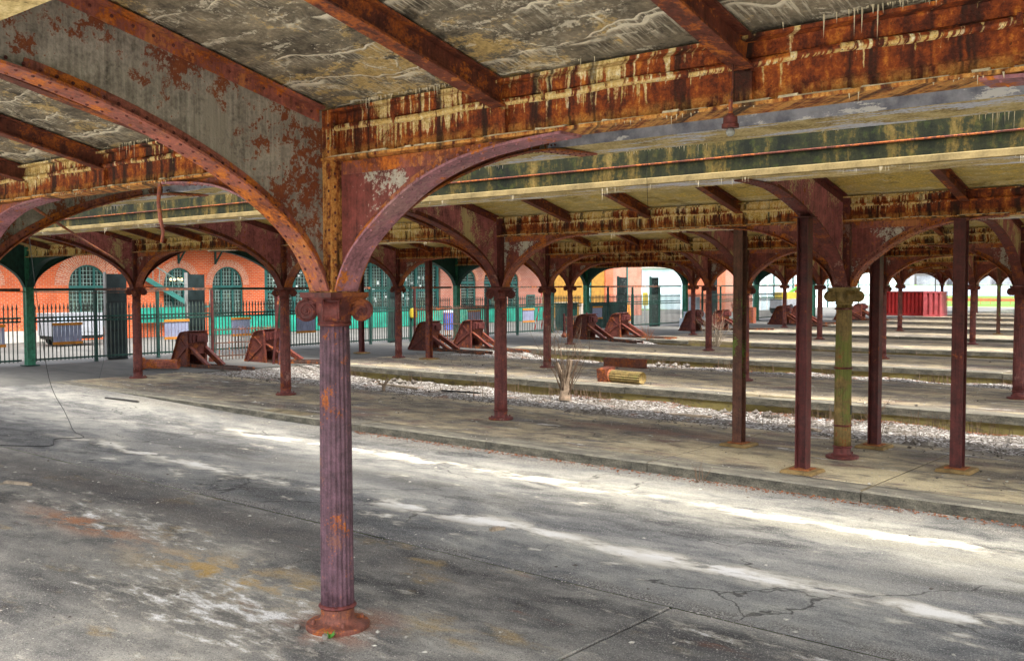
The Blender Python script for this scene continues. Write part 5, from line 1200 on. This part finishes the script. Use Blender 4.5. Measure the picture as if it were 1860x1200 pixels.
for q in range(30000):
    r = 1 if rng.random() < .72 else 2; u = rng.random()
    x = lerp(-26, -1.0, u) if r == 1 else lerp(-26, -5, u); y = lerp(FAR[r]-.5*rng.random()**3*(1.4+math.sin(x*1.1)+math.sin(x*2.7)), NEAR[r+1]-.02, rng.random())
    stone(ma if rng.random() < .55 else mb2, x, y, bedz(r, x, y) if y > FAR[r] else .0, rng.uniform(.008, .020)*(1.0 if rng.random() < .96 else 2.8), rng)
for nm, mm, mt in (('pale_gravel', ma, 'stone_pale'), ('dark_gravel', mb2, 'stone_dark')):
    o = build(mm, nm, mt); o['kind'] = 'stuff'; tag(o, 'loose %s covering the track beds' % nm.replace('_', ' '), 'gravel')
ma, mb2 = MB(), MB()
for q in range(1900):
    if rng.random() < .62: x, y = rng.uniform(-14, -1.2), rng.uniform(2.9, 6.9)
    else: x, y = rng.uniform(-22, -1.5), rng.uniform(6.5, 11.5)
    if (x+5.556)**2+(y-4.573)**2 < .09: continue
    z = asph_z(x, y) if y > 6.5 else .0
    stone(ma if rng.random() < .7 else mb2, x, y, z, rng.uniform(.004, .010)*(1 if rng.random() < .90 else rng.uniform(1.8, 3.2)), rng, .4)
for q in range(2600):     # litter on the platforms
    r = rng.choice((1, 1, 1, 2, 2, 3)); x = rng.uniform(-24, -1.5) if r == 1 else rng.uniform(-24, -6); y = lerp(NEAR[r], FAR[r], rng.random())
    stone(ma if rng.random() < .55 else mb2, x, y, .0, rng.uniform(.005, .013)*(1 if rng.random() < .94 else 2.6)*(1 if r == 1 else 1.6), rng, .5)
for q in range(900):      # grit along the old joint
    x = rng.uniform(-14, -1.5); y = 6.50+rng.gauss(0, .06)
    stone(ma if rng.random() < .5 else mb2, x, y, .0, rng.uniform(.003, .008), rng, .6)
for nm, mm, mt in (('fallen_chips', ma, 'chip_pale'), ('dark_grit', mb2, 'stone_dark')):
    o = build(mm, nm, mt); o['kind'] = 'stuff'; tag(o, 'scattered %s on the pavement and asphalt' % nm.replace('_', ' '), 'debris')
m = MB()
def leaf(x, y, z, s):
    a = rng.uniform(0, 6.28); c, d = math.cos(a)*s, math.sin(a)*s
    m.add([(x-c, y-d, z+rng.uniform(0, .012)), (x+d*.6, y-c*.6, z+rng.uniform(.002, .02)), (x+c, y+d, z+rng.uniform(0, .02)), (x-d*.6, y+c*.6, z+rng.uniform(.002, .02))], [(0, 1, 2, 3)])
for q in range(2600):
    u = rng.random()
    if u < .45: x = rng.uniform(-14, -1.8); y = 11.62-abs(rng.gauss(0, .10)); leaf(x, y, asph_z(x, y)+.004, rng.uniform(.010, .026))
    elif u < .85:
        x = rng.choice((-14.5, -9.2, -7.2, -5.2, -3.6, -12.2))+rng.gauss(0, .5); y = 19.9-abs(rng.gauss(0, .22)); leaf(x, y, bedz(1, x, y)+.02, rng.uniform(.015, .035))
    else: x = rng.uniform(-22, -8); y = 29.3-abs(rng.gauss(0, .3)); leaf(x, y, bedz(2, x, y)+.02, rng.uniform(.02, .045))
o = build(m, 'dead_leaves', 'leaf_dead'); o['kind'] = 'stuff'; tag(o, 'drifts of rust-coloured dead leaves along the kerbs and gravel edges', 'leaves')
m = MB()
for q in range(4200):
    r = rng.choice((1, 1, 1, 2, 2, 3)); x = rng.uniform(-24, -2) if r == 1 else rng.uniform(-24, -6)
    if math.sin(x*2.1+r)+math.sin(x*.7)+rng.uniform(-.6, .6) < .3: continue
    y = NEAR[r+1]-abs(rng.gauss(0, .14))-.01 if rng.random() < .8 else rng.uniform(FAR[r], NEAR[r+1]); z = bedz(r, x, y) if r < 3 else -.33; h = rng.uniform(.08, .38); a = rng.uniform(0, 6.28); w = rng.uniform(.003, .006)*(1 if r == 1 else 1.7)
    dx, dy = rng.uniform(-.3, .3)*h, rng.uniform(-.3, .1)*h; c_, s_ = math.cos(a)*w, math.sin(a)*w
    m.add([(x-c_, y-s_, z), (x+c_, y+s_, z), (x+dx*.5+c_*.7, y+dy*.5+s_*.7, z+h*.6), (x+dx*.5-c_*.7, y+dy*.5-s_*.7, z+h*.6), (x+dx, y+dy, z+h)], [(0, 1, 2, 3), (3, 2, 4)])
o = build(m, 'dry_weeds', 'twig'); o['kind'] = 'stuff'; tag(o, 'thin dry weeds growing along the platform walls', 'weeds')
for i, (x, y, L, a, lab) in enumerate(((-10.2, 17.4, .9, .5, 'broken grey plank in the gravel behind the second column'), (-7.6, 17.0, .7, -.3, 'short weathered plank in the gravel between the props'), (-18.9, 17.6, 1.3, .1, 'long weathered plank in the gravel near the small stump'), (-13.0, 28.0, 1.2, .2, 'weathered plank lying in the second gravel bed'))):
    tag(build(MB().box(-L/2, L/2, -.06, .06, 0, .03).box(-L/2+.06, L/2-.1, -.05, .045, .0302, .04), 'broken_plank', 'wood_grey', loc=(x, y, bedz(1 if y < 20 else 2, x, y)+.025), rot=(.05, .03, a)), lab, 'plank')
def pile(x, y, z, n, rr_, label, mat='stone_pale'):
    T = thing('rubble_pile', label, 'rubble', (x, y, z))
    for q in range(n):
        mm = MB(); stone(mm, 0, 0, 0, rng.uniform(.05, .12), rng, .7); build(mm, 'stone', mat if rng.random() < .6 else 'stone_dark', T, (rng.gauss(0, rr_), rng.gauss(0, rr_*.5), .0))
pile(-11.4, 15.5, -.03, 12, .22, 'small heap of concrete lumps in the gravel right of the second column')
pile(-3.0, 18.6, -.25, 26, .65, 'heap of dark and pale stones against the third platform at right')
pile(-5.2, 15.8, -.05, 6, .16, 'few pale lumps beside the prop behind the green-painted column')
pile(-9.6, 18.9, -.24, 14, .5, 'scattered concrete lumps in the gravel behind the mossy prop')
pile(-20.3, 18.6, -.22, 10, .5, 'pale lumps in the gravel left of the forked stump')
pile(-17.9, 29.0, -.28, 10, .4, 'heap of stones in the second gravel bed')
for i, (x, y, L, a, mt, lab) in enumerate(((-12.6, 5.35, .42, .35, 'wood_grey', 'short grey stick lying on the pavement at left'), (-16.0, 16.9, 1.1, .15, 'tarmac_stain', 'thin dark board lying in the gravel bed'), (-12.6, 13.9, 0, 0, '', ''), (-20.6, 11.0, 1.2, .1, 'tarmac_stain', 'dark strip of wood lying on the pale ground by the kerb'), (-6.6, 7.5, .16, 1.2, 'wood_grey', 'small wood scrap on the white-stained asphalt'))):
    if L: tag(build(MB().box(-L/2, L/2, -.025, .025, 0, .025).box(-L/2+.02, L/2-.05, -.02, .018, .0252, .036), 'stick', mt, loc=(x, y, asph_z(x, y)+.003 if 6.5 < y < 11.6 else (.004 if y < 12 else -.06)), rot=(0, 0, a)), lab, 'wood scrap')
